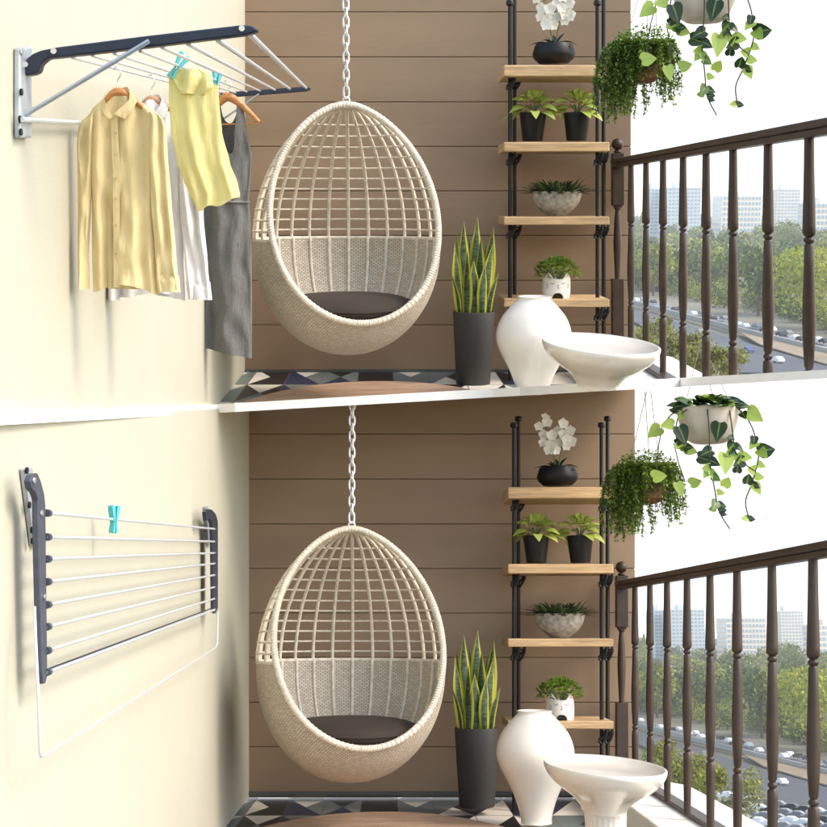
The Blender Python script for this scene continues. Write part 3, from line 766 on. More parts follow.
# ------------------------------------------------------------------ hanging planters
def build_trailing(r, k):
    rnd = random.Random(9)
    mb = MB(); mb.lathe([(.1, -24), (10, -24), (17, -20), (21, -8), (22.5, 8), (21, 9), (20, 6), (.1, 4)], 32); mb.build('basket', M['terra'], r, scale=k)
    for x, y, tx in ((-18, 4, 4), (8, 16, 2), (12, -14, 8)):
        mb = MB(); mb.tube([(x, y, 8), (tx, 0, 92)], .42, 5); mb.build('hanging_string', M['string'], r, scale=k)
    mb = MB(); st = MB()
    for i in range(215):
        a = rnd.uniform(0, 2 * PI) if i % 3 else rnd.uniform(1.9, 4.4); q = rnd.uniform(6, 21); 
        p = Vector((q * math.cos(a), q * math.sin(a) * .9, 8)); out = rnd.uniform(.5, 1.0)
        fr = math.sin(a) < -.5 and abs(math.cos(a) - .05) < .42
        ln = rnd.uniform(28, 76) * (1 if math.cos(a) < .3 else .85)
        if fr: ln = rnd.uniform(14, 40)
        v = Vector((math.cos(a) * out, math.sin(a) * out, rnd.uniform(.6, 1.5))); pts = [p.copy()]; s = 0
        while s < ln:
            v = v + Vector((rnd.uniform(-.12, .12), rnd.uniform(-.12, .12), -.16)); v.x *= .955; v.y *= .955
            if v.length > 1.1: v = v.normalized() * 1.1
            p = p + v * 2.0; s += 2.0 if p.z < 10 else 1.2; pts.append(p.copy())
            for _ in range(3 if rnd.random() < .8 else 2):
                d = Vector((rnd.uniform(-1, 1), rnd.uniform(-1, 1), rnd.uniform(-.6, .8)))
                mb.leaf(p + Vector((rnd.uniform(-1.5, 1.5), rnd.uniform(-1.5, 1.5), rnd.uniform(-1, 1))), d, rnd.uniform(3.0, 5.0), rnd.uniform(2.0, 3.1), .25, n=2, cup=.25, rnd=rnd.random(), sh=1)
        if len(pts) > 2: st.tube(pts[::2] if len(pts[::2]) > 1 else pts, .35, 3, caps=False)
    for i in range(760):
        a = rnd.uniform(0, 2 * PI); q = 34 * math.sqrt(rnd.random()); z = 12 + 26 * math.sqrt(max(0, 1 - (q / 35) ** 2)) * rnd.uniform(.55, 1.05) - 8
        mb.leaf((q * math.cos(a), q * math.sin(a) * .9, z), (rnd.uniform(-1, 1), rnd.uniform(-1, 1), rnd.uniform(-.4, 1)), rnd.uniform(3.2, 5.2), rnd.uniform(2.2, 3.2), .25, n=2, cup=.25, rnd=rnd.random(), sh=1)
    mb.build('foliage', M['l_trail'], r, scale=k); st.build('stems', M['stem'], r, scale=k)
both('hanging_basket', ('bushy small-leaved trailing plant in a brown hanging basket, upper balcony', 'bushy small-leaved trailing plant in a brown hanging basket, lower balcony'), 'hanging plant', 642, 58, .84 * D, build_trailing, 'hanging baskets')

def build_pothos(r, k):
    rnd = random.Random(12)
    mb = MB(); mb.lathe([(.1, -17), (17, -17), (22, -14), (29, 2), (31.5, 15), (30.5, 17), (29, 15), (27, 8), (.1, 7)], 48); mb.build('pot', M['concrete'], r, scale=k)
    pot_soil(r, k, 27, 8)
    for x, y in ((-24, 6), (14, 20), (22, -16)):
        mb = MB(); mb.tube([(x, y, 14), (-4, 0, 90)], .42, 5); mb.build('hanging_string', M['string'], r, scale=k)
    lf = MB(); st = MB()
    def heart(c, d, s, rv, up=(0, -1, .4)):
        d = Vector(d).normalized(); up = Vector(up); side = d.cross(up).normalized(); nn = side.cross(d).normalized(); c = Vector(c)
        out = [(0, 0), (.10, -.34), (-.08, -.22), (.0, -.42), (.22, -.50), (.5, -.40), (.78, -.2), (1, 0)]
        prof = [(0.0, .05), (-.10, .26), (.04, .44), (.25, .50), (.5, .42), (.75, .24), (.92, .09), (1.02, .005)]
        rows = []
        for t, w in prof:
            b = c + d * s * (t if t > 0 else 0) - Vector((0, 0, 1)) * .22 * s * max(0, t) ** 2
            e = c + d * s * t - Vector((0, 0, 1)) * .22 * s * max(0, t) ** 2
            rows.append([lf.vert(e - side * w * s + nn * .10 * s * w * 2, (rv, 1, t)), lf.vert(b, (rv, 0, t)), lf.vert(e + side * w * s + nn * .10 * s * w * 2, (rv, 1, t))])
        for A, B in zip(rows, rows[1:]):
            lf.face([A[0], A[1], B[1], B[0]]); lf.face([A[1], A[2], B[2], B[1]])
    for i in range(105):
        a = rnd.uniform(0, 2 * PI); q = 30 * math.sqrt(rnd.random()); el = rnd.uniform(-.1, 1.0)
        c = Vector((q * math.cos(a), q * math.sin(a), 16 + rnd.uniform(0, 17) * (1 - q / 45)))
        heart(c, (math.cos(a) * math.cos(el), math.sin(a) * math.cos(el), math.sin(el) * .5), rnd.uniform(12, 18), rnd.random() * (.58 if rnd.random() < .72 else 1.0), up=(rnd.uniform(-.5, .5), -.7, 1))
    vines = [[(-8, -30, 12), (-8, -33, -17), (-9, -33, -40), (-5, -33, -70), (-2, -33, -90), (8, -33, -108)],
             [(23, -20, 18), (36, -22, 0), (42, -22, -20), (43, -22, -36), (35, -22, -62), (28, -22, -80), (31, -22, -98)],
             [(15, -26, 14), (16, -32, -17), (17, -32, -30), (25, -32, -42), (36, -30, -50)],
             [(-26, -18, 14), (-36, -20, 4), (-38, -20, -16), (-30, -22, -28)],
             [(-28, -10, 15), (-40, -12, 10), (-50, -12, -2)]]
    for v in vines: st.tube([Vector(p) for p in smooth3(v)], .75, 5)
    spec = [(-40, -20, -2, -1, .1, 15, .9), (-36, -22, -4, .4, -1, 17, .2), (3, -33, -2, -.3, -1, 17, .25), (-6, -33, -30, -1, -.25, 14, .2), (7, -33, -33, -.1, -.9, 18, .95), (26, -32, -40, -.9, -.2, 13, .3), (18, -32, -52, .1, 1, 10, .1), (-8, -33, -50, .2, -.9, 9, .85), (4, -33, -66, .4, .9, 13, .9), (-3, -33, -72, 1, .1, 8, .8),
            (44, -22, -30, .9, .35, 17, .15), (40, -22, -14, -.2, -1, 9, .2), (34, -22, 12, 1, -.5, 17, .95), (38, -22, -55, 1, .1, 10, .9), (37, -22, -62, .5, -.8, 11, .95), (30, -22, -62, .2, 1, 13, .25), (30, -22, -97, -1, .2, 8, .75), (30, -22, -97, 1, .1, 7, .2), (22, -32, -36, 1, .1, 12, .9), (-30, -22, -27, 1, -.1, 12, .9),
            (-5, -33, -88, -.9, .1, 8, .9), (-3, -33, -84, 1, -.1, 9, .3), (0, -33, -93, 1, 0, 6, .3), (-52, -12, -4, -.8, -.4, 16, .95), (-62, -14, -55, .8, .3, 15, .95), (-38, -16, -60, .3, -1, 13, .9), (-25, -16, -62, .7, .4, 13, .85), (-20, -30, -36, 1, -.2, 14, .3)]
    for v in vines[:4]:
        pv = smooth3(v)
        for _ in range(6):
            p = pv[rnd.randrange(2, len(pv) - 1)]; heart(p, (rnd.uniform(-1, 1), -.2, rnd.uniform(-1, .3)), rnd.uniform(8, 13), rnd.random(), up=(rnd.uniform(-.6, .6), -1, rnd.uniform(-.4, .6)))
    for x, y, z, dx, dz, s, rv in spec: heart((x, y, z), (dx, -.15, dz), s, rv, up=(rnd.uniform(-.4, .4), -1, rnd.uniform(-.2, .5)))  # rv set per leaf: low paints it shaded, high paints it sunlit
    st.tube([(-50, -12, -2), (-55, -14, -22), (-58, -14, -48)], .6, 5); st.tube([(-40, -16, -20), (-36, -16, -40), (-30, -16, -60)], .6, 5)
    lf.build('leaves', M['l_pothos'], r, scale=k); st.build('vines', M['stem'], r, scale=k)
def smooth3(v, n=4):
    v = [Vector(p) for p in v]; P = [v[0]] + v + [v[-1]]; out = []
    for i in range(1, len(P) - 2):
        for j in range(n):
            t = j / n
            out.append(.5 * ((2 * P[i]) + (-P[i - 1] + P[i + 1]) * t + (2 * P[i - 1] - 5 * P[i] + 4 * P[i + 1] - P[i + 2]) * t * t + (-P[i - 1] + 3 * P[i] - 3 * P[i + 1] + P[i + 2]) * t ** 3))
    out.append(v[-1]); return out
both('hanging_planter', ('heart-leaved vine in a pale concrete pot hanging at the top right, upper balcony', 'heart-leaved vine in a pale concrete pot hanging just under the white slab edge'), 'hanging plant', 704.5, 4, .76 * D, build_pothos, 'concrete hanging planters')

# ------------------------------------------------------------------ clothes racks
def plate(S, mb, x0, x1, y0, y1, off=.012):
    P = [wallp(S, x0, y0 + 2, .001), wallp(S, x1, y0, .001), wallp(S, x1, y1, .001), wallp(S, x0, y1 + 0, .001)]
    mb.prism(P, S.wn * off)
def disc(mb, c, rad, n=12, axis='Y', h=.004):
    c = Vector(c); pts = []
    for i in range(n):
        a = 2 * PI * i / n
        pts.append(c + (Vector((rad * math.cos(a), 0, rad * math.sin(a))) if axis == 'Y' else Vector((0, rad * math.cos(a), rad * math.sin(a)))))
    mb.prism(pts, (0, -h, 0) if axis == 'Y' else (h, 0, 0))
class Wrap:
    """part builder in set coordinates, parented to a root at org"""
    def __init__(s, S, r, org): s.S, s.r, s.org = S, r, org
    def done(s, mb, name, m, **kw):
        mb.v = [(x - s.org.x, y - s.org.y, z - s.org.z) for x, y, z in mb.v]
        return mb.build(name, m, s.r, **kw)
S = U
org = wallp(S, 20, 95)
Ya = org.y
rack = root_at(S, 'clothes_rack', org, 'opened-out navy and white wall drying rack with washing, upper balcony', 'drying rack')
W = Wrap(S, rack, org)
mb = MB(); plate(S, mb, 13.5, 25.5, 46, 138, .014); br = W.done(mb, 'wall_bracket', M['galv'], smooth=False, bevel=.004)
mb = MB(); plate(S, mb, 211.5, 217, 84, 134, .014); W.done(mb, 'wall_bracket', M['galv'], smooth=False, bevel=.003)
for x, y in ((21, 51), (20.5, 92), (19, 119), (20, 132)):
    mb = MB(); disc(mb, wallp(S, x, y, .015), .007, axis='X'); W.done(mb, 'bolt', M['black'] if y > 60 else M['bolt'])
out = [(75, 205), (85, 185), (105, 170), (130, 160), (180, 150), (470, 113), (770, 79), (800, 82), (822, 96), (800, 106), (770, 112), (470, 150), (190, 182), (152, 186), (132, 203), (124, 228), (108, 236), (85, 240), (75, 228)]
mb = MB(); mb.prism([S.Y(x / 3.18, y / 3.18, Ya - .012) for x, y in out], (0, .028, 0)); arm = W.done(mb, 'arm', M['navy'], smooth=False, bevel=.003)
for x, y in ((54, 51.2), (242, 28.6), (25.5, 64.5)):
    mb = MB(); disc(mb, S.Y(x, y, Ya - .012), .006, h=.005); o = W.done(mb, 'bolt', M['bolt']); o.parent = arm
Yb = .80 * D
out = [(211, 100), (214, 95), (222, 92.5), (305, 86.5), (310, 87.6), (311, 89.4), (306, 91.2), (224, 97.6), (217, 99), (214, 103)]
mb = MB(); mb.prism([S.Y(x, y, Yb - .01) for x, y in out], (0, .025, 0)); W.done(mb, 'arm', M['navy'], smooth=False, bevel=.002)
rods = [((250, 34.5), (306, 88), .0075), ((218, 40.5), (290, 89), .0068), ((188, 44), (275, 90), .006), ((162, 47.5), (260, 91), .005), ((140, 51), (247, 92), .0045), ((114, 53.5), (236, 93), .0042), ((92, 55.5), (228, 94), .004), ((72, 57.5), (220, 95), .004)]
RODP = []
for a, b, rr in rods:
    A, B = S.Y(a[0], a[1], Ya), S.Y(b[0], b[1], Yb); RODP.append((A, B))
    mb = MB(); mb.tube([A, B], rr * .78, 8); W.done(mb, 'rod', M['rodwhite'])
mb = MB(); mb.tube([S.Y(18.5, 119, Ya - .02), S.Y(149, 41, Ya - .02)], .0048, 8); W.done(mb, 'brace', M['galv'])
mb = MB(); mb.tube([S.Y(216, 124, Yb - .02), S.Y(259, 94, Yb - .02)], .0042, 8); W.done(mb, 'brace', M['galv'])
mb = MB(); mb.tube([wallp(S, 22, 119.5, .022), wallp(S, 216, 131, .022)], .0055, 8); W.done(mb, 'cross_bar', M['rodwhite'])

# folded rack on the lower balcony (photo pixels -> panel pixels)
S = L
def q(x, y): return (x - 4, y - 422)
org = wallp(S, *q(30, 505))
rack = root_at(S, 'clothes_rack', org, 'folded navy and white drying rack flat on the lower cream wall', 'drying rack')
W = Wrap(S, rack, org)
P = [wallp(S, *q(*p), .001) for p in ((19, 469), (27, 467), (37.5, 545), (29, 546))]
mb = MB(); mb.prism(P, S.wn * .012); W.done(mb, 'wall_bracket', M['galv'], smooth=False, bevel=.003)
P = [wallp(S, *q(*p), .001) for p in ((202.5, 507), (205.5, 506), (209, 545), (206, 546))]
mb = MB(); mb.prism(P, S.wn * .012); W.done(mb, 'wall_bracket', M['galv'], smooth=False, bevel=.002)
for x, y in ((26, 470.5), (28.5, 505), (31, 530), (31.5, 541)):
    mb = MB(); disc(mb, wallp(S, *q(x, y), .0135), .007, axis='X'); W.done(mb, 'bolt', M['black'])
OFF = .055
def wq(x, y, off=OFF): return wallp(S, *q(x, y), off)
out = [(32.5, 475), (34, 473.5), (38, 473), (41, 480), (44.5, 493), (45.8, 505), (47.5, 660), (47.6, 676), (45.8, 683.5), (43.5, 684), (42.3, 672), (39.5, 560), (38.5, 500), (36, 493), (32, 489), (30.5, 481)]
mb = MB(); mb.prism([wq(*p) for p in out], -S.wn * .014); arm = W.done(mb, 'arm', M['greyplastic'], smooth=False, bevel=.003)
for x, y in ((33.5, 480.5), (41, 513), (44, 597)):
    mb = MB(); disc(mb, wq(x, y, OFF + .001), .006, axis='X'); o = W.done(mb, 'bolt', M['bolt']); o.parent = arm
out = [(205.5, 512), (208, 509), (212, 509.5), (216, 514), (218, 521), (218, 608), (216, 613.5), (214, 612), (213.3, 545), (212.5, 524), (210, 518), (206.5, 521)]
mb = MB(); mb.prism([wq(*p) for p in out], -S.wn * .014); W.done(mb, 'arm', M['navy'], smooth=False, bevel=.002)
yn = [513, 537, 559, 582, 605, 627, 651, 672.5]; yf = [529, 541.6, 553, 563.5, 575, 587, 598.5, 609.5]
LROD = []
for i, (a, b) in enumerate(zip(yn, yf)):
    A, B = wq(46.5, a), wq(215, b); LROD.append((A, B)); rr = .0048 if i < 7 else .0058
    mb = MB(); mb.tube([A, B], rr * .78, 8); ro = W.done(mb, 'rod', M['rodwhite'])
    for e, d in ((A, B - A), (B, A - B)):
        d = d.normalized(); mb = MB(); mb.tube([e, e + d * .018], .008, 8); o = W.done(mb, 'end_cap', M['greyplastic']); o.parent = ro
mb = MB(); mb.tube([wq(47, 669.5), wq(215, 607)], .0022, 6); W.done(mb, 'tension_wire', M['navy'])
mb = MB(); mb.tube([wq(34.5, 607, .05), wq(35.2, 630, .06), wq(38, 690, .07), wq(39.9, 748, .07), wq(40.2, 754, .07), wq(41.2, 756.5, .07), wq(43.5, 756, .07), wq(48, 753.3, .07), wq(130, 702, .07), wq(212, 650, .07), wq(215.8, 647.2, .07), wq(217.2, 644, .07), wq(217.4, 640, .07), wq(217.8, 612, .06)], .0030, 8)
W.done(mb, 'support_loop', M['rodwhite'])

# pegs
def peg(S, p, label, s=1.0, rz=0, ry=0):
    r = root_at(S, 'clothes_peg', p, label, 'clothes peg', 'turquoise clothes pegs')
    r.matrix_world = S.M @ Matrix.Translation(p) @ Matrix.Rotation(rz, 4, 'Z') @ Matrix.Rotation(ry, 4, 'Y')
    for sg in (-1, 1):
        mb = MB(); prof = [(.004, .030), (.0125, .030), (.0135, .024), (.008, .004), (.0045, -.006), (.0075, -.024), (.0075, -.030), (.002, -.030), (.0012, -.018), (.0015, .004)]
        mb.prism([(sg * x * s, -.007 * s, z * s) for x, z in prof], (0, .014 * s, 0)); mb.build('jaw', M['turq'], r, smooth=False, bevel=.001)
    mb = MB(); mb.tube([(-.007 * s, 0, .008 * s), (0, -.0085 * s, .004 * s), (.007 * s, 0, .008 * s), (0, .0085 * s, .004 * s)], .0016 * s, 6, closed=True); mb.build('spring', M['black'], r)
def at_px(S, A, B, px):
    lo, hi = 0., 1.
    for _ in range(40):
        m = (lo + hi) / 2
        if S.proj(A.lerp(B, m))[0] < px: lo = m
        else: hi = m
    return A.lerp(B, lo)
peg(L, at_px(L, *LROD[0], 109) + Vector((0.002, 0, 0)), 'turquoise peg clipped alone on the top rod of the folded rack', 1.15, rz=R_(62))
PEG1 = at_px(U, *RODP[4], 178); PEG2 = at_px(U, *RODP[4], 216)
peg(U, U.Y(177.5, 66, PEG1.y), 'left turquoise peg holding the lemon top, tilted', 1.15, rz=R_(20), ry=R_(35))
peg(U, U.Y(216, 82, PEG2.y), 'right turquoise peg holding the corner of the lemon top', 1.15, rz=R_(30), ry=R_(12))

# ------------------------------------------------------------------ garments (px units around an anchor, z up = -py)
def interp(rows, y):
    if y <= rows[0][0]: return rows[0][1:]
    for a, b in zip(rows, rows[1:]):
        if a[0] <= y <= b[0]:
            t = (y - a[0]) / (b[0] - a[0] + 1e-9); t2 = t * t * (3 - 2 * t) * .4 + t * .6
            return tuple(a[i] + (b[i] - a[i]) * t2 for i in range(1, len(a)))
    return rows[-1][1:]
def loft(mb, rows, ax, ay, thick, folds=(), y0=0, top=None, bot=None, n=80, m=48, seed=0, dep=0, fold_amp=3.6):
    rnd = random.Random(seed); ph = [rnd.uniform(0, 6.28) for _ in range(12)]
    yt, yb = rows[0][0], rows[-1][0]; grid = []
    for j in range(m + 1):
        ring = []
        for i in range(n):
            th = 2 * PI * i / n
            a0 = top(th) if top else yt; b0 = bot(th) if bot else yb
            y = a0 + (b0 - a0) * j / m; v = (y - yt) / (yb - yt)
            xl, xr = interp(rows, y); xc, hw = (xl + xr) / 2, (xr - xl) / 2
            c, s = math.cos(th), math.sin(th)
            x = xc + hw * math.copysign(abs(c) ** .9, c)
            edge = 1 - abs(c) ** 4
            th_ = thick * (.55 + .45 * min(1, v * 3))
            f = 0
            for q_, (fr, am, dr) in enumerate(folds): f += am * math.sin(fr * c * hw / 10 + ph[q_] + dr * v + 1.1 * math.sin(2.3 * v + ph[q_ + 5])) * (.25 + .9 * v)
            f += 1.6 * mnoise.noise(Vector((x * .09 + seed, y * .035, s * 2)))
            yy = -s * th_ * .5 - f * edge * fold_amp * (1 if s > 0 else -.6) + dep
            ring.append(mb.vert((x - ax, yy, ay - y)))
        grid.append(ring)
    for A, B in zip(grid, grid[1:]):
        for i in range(n): mb.face([A[i], A[(i + 1) % n], B[(i + 1) % n], B[i]])
def plumb(r, px): r.matrix_world = r.matrix_world @ Matrix.Rotation((385 - px) * math.tan(math.acos(COS)) / F, 4, 'Y'); return r
def hanger(S, px, py, Yh, label, wood, wl, wr, drop_l, drop_r, bar=None, hook=26):
    p = S.Y(px, py, Yh); k = Yh * COS / F
    r = root_at(S, 'clothes_hanger', p, label, 'hanger', 'wooden hangers')
    mb = MB()
    pts = [(-wl, 0, -drop_l), (-wl * .7, -1, -drop_l * .62), (-wl * .3, -1.5, -drop_l * .18), (0, -1.5, 0), (wr * .3, -1.5, -drop_r * .18), (wr * .7, -1, -drop_r * .62), (wr, 0, -drop_r)]
    mb.tube(smooth3(pts), [2.2 + 2.2 * math.sin(PI * i / 24) ** 2 for i in range(25)], 10); mb.build('hanger_body', wood, r, scale=k)
    if bar: mb = MB(); mb.tube([(-bar, 0, -drop_l - 1), (wr * .92, 0, -drop_r - 1)], 1.0, 6); mb.build('trouser_bar', wood, r, scale=k)
    mb = MB(); h = hook; mb.tube(smooth3([(0, -1, 3), (0, -1, h * .45), (2.4, -1, h * .6), (3.2, -1, h * .78), (1.6, -1, h * .96), (-1.2, -1, h), (-3, -1, h * .88)]), .65, 6); mb.build('hook', M['bolt'], r, scale=k)
S = U
# sand shirt
Y1 = .445 * D; k1 = (U.R @ U.Y(118, 190, Y1)).y / F
hanger(S, 118, 92, Y1, 'orange wooden hanger inside the sand yellow shirt collar', M['hangwood'], 27, 30, 30, 20, hook=24)
ax, ay = 118, 92
r = root_at(S, 'hanging_shirt', S.Y(ax, ay, Y1), 'sand yellow long-sleeved shirt on a hanger, frontmost garment on the rack', 'shirt', 'shirts on the rack'); plumb(r, ax)
mb = MB()
loft(mb, [(96, 107, 133), (101, 101, 141), (108, 93, 153), (116, 88, 161), (130, 86, 160), (150, 89, 156), (200, 92, 153), (250, 92, 156), (288, 93, 160)], ax, ay, 16, [(2.2, 1.3, 1.5), (3.7, .8, -2.0), (1.1, 1.6, 1)],
     bot=lambda th: 286 + 3.0 * math.cos(2 * th) * (1 if math.sin(th) > 0 else .4) + 2 * math.sin(3 * th), seed=1)
mb.build('shirt_body', M['c_sand'], r, scale=k1, ang=180)
mb = MB(); loft(mb, [(114, 92, 95), (117, 87, 95), (122, 82, 96), (130, 79, 96), (145, 78, 95), (200, 78.5, 92), (250, 78.5, 89.5), (287, 79, 90)], ax, ay, 12, [(3.5, 1.0, 2.5), (6, .6, -3)], dep=-3, seed=2, n=40)
mb.build('sleeve', M['c_sand'], r, scale=k1, ang=180)
mb = MB(); loft(mb, [(110, 150, 153), (112.5, 150, 159), (117, 150, 163.5), (124, 150, 166), (150, 149, 168), (200, 152, 172.5), (245, 156, 177), (272, 158, 179), (287, 160, 181)], ax, ay, 13, [(3.5, 1.1, 2.5), (6, .7, -3)], dep=-4, seed=3, n=48, bot=lambda th: 285 - 2.5 * math.cos(th))
mb.build('sleeve', M['c_sand'], r, scale=k1, ang=180)
mb = MB(); loft(mb, [(270, 157, 180.5), (286.5, 159, 182)], ax, ay, 14, dep=-4, seed=4, n=40, m=6); mb.build('cuff', M['c_sand'], r, scale=k1, ang=180)
# collar: stand and two leaves
mb = MB()
def strip3(mb, top, bot_):
    a = [mb.vert(p) for p in top]; b = [mb.vert(p) for p in bot_]; a2 = [mb.vert((p[0], p[1] + 1.2, p[2])) for p in top]; b2 = [mb.vert((p[0], p[1] + 1.2, p[2])) for p in bot_]
    for i in range(len(a) - 1):
        mb.face([a[i], b[i], b[i + 1], a[i + 1]]); mb.face([a2[i + 1], b2[i + 1], b2[i], a2[i]]); mb.face([b[i], b2[i], b2[i + 1], b[i + 1]]); mb.face([a[i + 1], a2[i + 1], a2[i], a[i]])
    mb.face([a[0], a2[0], b2[0], b[0]]); mb.face([b[-1], b2[-1], a2[-1], a[-1]])
def c3(x, y, d=0): return (x - ax, d, ay - y)
strip3(mb, [c3(107, 92, -3), c3(105.5, 99, -7), c3(110, 110, -10), c3(115.5, 117, -11)], [c3(103, 101, -4), c3(103, 106, -7), c3(106, 114, -11), c3(113, 119, -12)])
strip3(mb, [c3(127, 87, -2), c3(131, 90, -6), c3(131, 100, -10), c3(116.5, 114, -12)], [c3(133, 94, -3), c3(138, 100, -6), c3(134, 111, -11), c3(127, 118.5, -12.5)])
strip3(mb, [c3(107, 91.5, 2), c3(112, 89.5, 7), c3(121, 87, 7), c3(127.5, 86.5, 1)], [c3(106, 100, 2), c3(112, 101, 7), c3(122, 100, 7), c3(131, 99, 1)])
mb.build('collar', M['c_sand'], r, scale=k1, ang=60)
mb = MB(); pl = [(116, 116), (117, 140), (118, 170), (118.5, 200), (118.5, 240), (119, 284)]
strip3(mb, [(x - 3.2 - ax, -9.2 - .6 * math.sin(y * .07), ay - y) for x, y in pl], [(x + 3.2 - ax, -9.4 - .6 * math.sin(y * .07), ay - y) for x, y in pl]); mb.build('placket', M['c_sand'], r, scale=k1, ang=60)
for y in (132, 153, 176, 196, 222, 250):
    mb = MB(); disc(mb, (117.8 - ax + .3, -10.2, ay - y), 1.25, h=.5); mb.build('button', M['button'], r, scale=k1)
# white shirt
Y2 = .502 * D; k2 = (U.R @ U.Y(152, 190, Y2)).y / F; ax, ay = 152, 100
hanger(S, 152, 100, Y2, 'pinkish wooden hanger inside the white shirt collar', M['hangwood2'], 24, 30, 24, 18, hook=24)
r = root_at(S, 'hanging_shirt', S.Y(ax, ay, Y2), 'white long-sleeved shirt hanging behind the sand yellow shirt', 'shirt', 'shirts on the rack'); plumb(r, ax)
mb = MB(); loft(mb, [(100, 146, 166), (107, 138, 176), (114, 130, 188), (124, 122, 193), (150, 118, 189), (200, 114, 184), (260, 110, 184), (297, 109, 186)], ax, ay, 18, [(2.2, 1.4, 1.5), (3.7, .9, -2.0)], bot=lambda th: 294 + 3.5 * math.cos(2 * th + .5) + 1.5 * math.sin(4 * th), seed=11)
mb.build('shirt_body', M['c_white'], r, scale=k2, ang=180)
mb = MB(); loft(mb, [(116, 181, 184), (119, 180, 189), (124, 179, 193.5), (132, 179, 197), (160, 178, 200), (210, 181, 204), (260, 186, 209), (294, 190, 212)], ax, ay, 14, [(3.5, 1.2, 2.5), (6, .7, -3)], dep=-4, seed=12, n=48); mb.build('sleeve', M['c_white'], r, scale=k2, ang=180)
mb = MB(); loft(mb, [(277, 187, 211.5), (295, 189.5, 213.5)], ax, ay, 15.5, dep=-4, seed=13, n=40, m=6); mb.build('cuff', M['c_white'], r, scale=k2, ang=180)
mb = MB(); loft(mb, [(124, 118, 128), (150, 113, 128), (220, 110, 124), (298, 108.5, 120)], ax, ay, 12, [(3.5, 1.0, 2.5)], dep=-3, seed=14, n=40); mb.build('sleeve', M['c_white'], r, scale=k2, ang=180)
mb = MB(); strip3(mb, [c3(160, 95, -3), c3(163, 99, -7), c3(161, 106, -9), c3(156, 112, -10)], [c3(164, 100, -4), c3(169, 108, -7), c3(167, 116, -10), c3(160, 121, -11)])
strip3(mb, [c3(147, 97, 2), c3(151, 95, 6), c3(156, 94, 6), c3(160, 95, 1)], [c3(146, 105, 2), c3(151, 106, 6), c3(157, 106, 6), c3(163, 104, 1)]); mb.build('collar', M['c_white'], r, scale=k2, ang=60)
# lemon top pegged on a rod
Y3 = PEG1.y + .02; k3 = (U.R @ U.Y(195, 140, Y3)).y / F; ax, ay = 195, 80
r = root_at(S, 'lemon_blouse', S.Y(ax, ay, Y3), 'crumpled lemon yellow sleeveless top pegged to the rack by two pegs', 'sleeveless top'); plumb(r, ax)
mb = MB()
loft(mb, [(70, 169, 198), (78, 169, 211), (84, 169, 218), (100, 169, 219), (130, 171, 222), (160, 177, 230), (180, 184, 238), (192, 190, 240.5), (200, 194, 236), (208, 198, 226)], ax, ay, 7, [(1.6, 1.8, 3.2), (3.1, 1.4, -2.5), (5.2, .9, 2)],
     top=lambda th: 72 + 13 * ((math.cos(th) + 1) / 2) ** 1.3 + 6.5 * math.sin(PI * (math.cos(th) + 1) / 2) * (1 if math.sin(th) > 0 else -.5), bot=lambda th: 207 - 13 * ((math.cos(th) + 1) / 2) ** 1.6 + 1.8 * math.sin(3.0 * math.cos(th) * 2), seed=21, fold_amp=1.2)
mb.build('blouse_body', M['c_lemon'], r, scale=k3, ang=180)
mb = MB(); loft(mb, [(70, 172, 200), (76, 171, 212), (86, 176, 214), (94, 182, 206)], ax, ay, 9, [(3.2, 1.5, 4)], dep=-2.5, seed=22, m=14, n=40); mb.build('folded_neckline', M['c_lemon'], r, scale=k3, ang=180)
# grey dress
Y4 = .775 * D; k4 = (U.R @ U.Y(228, 200, Y4)).y / F; ax, ay = 228, 98
hanger(S, 228, 97, Y4, 'orange wooden hanger under the straps of the grey dress', M['hangwood'], 26, 30, 26, 24, bar=18, hook=16)
r = root_at(S, 'hanging_dress', S.Y(ax, ay, Y4), 'grey sleeveless sheath dress on a wooden hanger, hanging last on the rack', 'dress'); plumb(r, ax)
rows = [(104, 208, 246), (112, 207, 246.5), (130, 205.5, 247.5), (145, 204.5, 250.5), (154, 204, 252), (170, 204, 250.5), (198, 204.5, 249), (215, 204, 250.5), (260, 203.5, 252), (310, 203, 252.5), (356, 202, 252.5)]
def dtop(th):
    c, s = math.cos(th), math.sin(th)
    u = (c + 1) / 2                      # 0 left .. 1 right
    if s >= 0: base = 148 if .22 < u < .62 else 148
    # neckline scoop between straps, armholes outside them
    d1, d2 = abs(u - .30), abs(u - .82)
    depth = (46 if s > 0 else 16)
    if u < .24: return 104 + 44 * (1 - u / .24) ** .7
    if u > .93: return 106 + 44 * ((u - .93) / .07) ** .7
    if .36 < u < .74: return 106 + depth * math.sin(PI * (u - .36) / .38) ** .6
    return 106
mb = MB(); loft(mb, rows, ax, ay, 11, [(2.0, .6, 1.2), (1.0, 1.1, .6)], top=dtop, bot=lambda th: 351 + 5 * math.cos(th), seed=31, n=160, m=60)
mb.build('dress_body', M['c_grey'], r, scale=k4, ang=180)
mb = MB(); loft(mb, [(197, 203.6, 249.6), (199.5, 203.6, 249.8)], ax, ay, 12.2, [(2.0, .6, 1.2), (1.0, 1.1, .6)], seed=31, n=80, m=3); mb.build('waist_seam', M['c_grey'], r, scale=k4, ang=180)
mb = MB(); mb.tube([(238 - ax, -7.2, ay - 222), (238.6 - ax, -7.4, ay - 236), (239 - ax, -7.2, ay - 243)], .45, 5); mb.build('pocket_slit', M['black'], r, scale=k4)

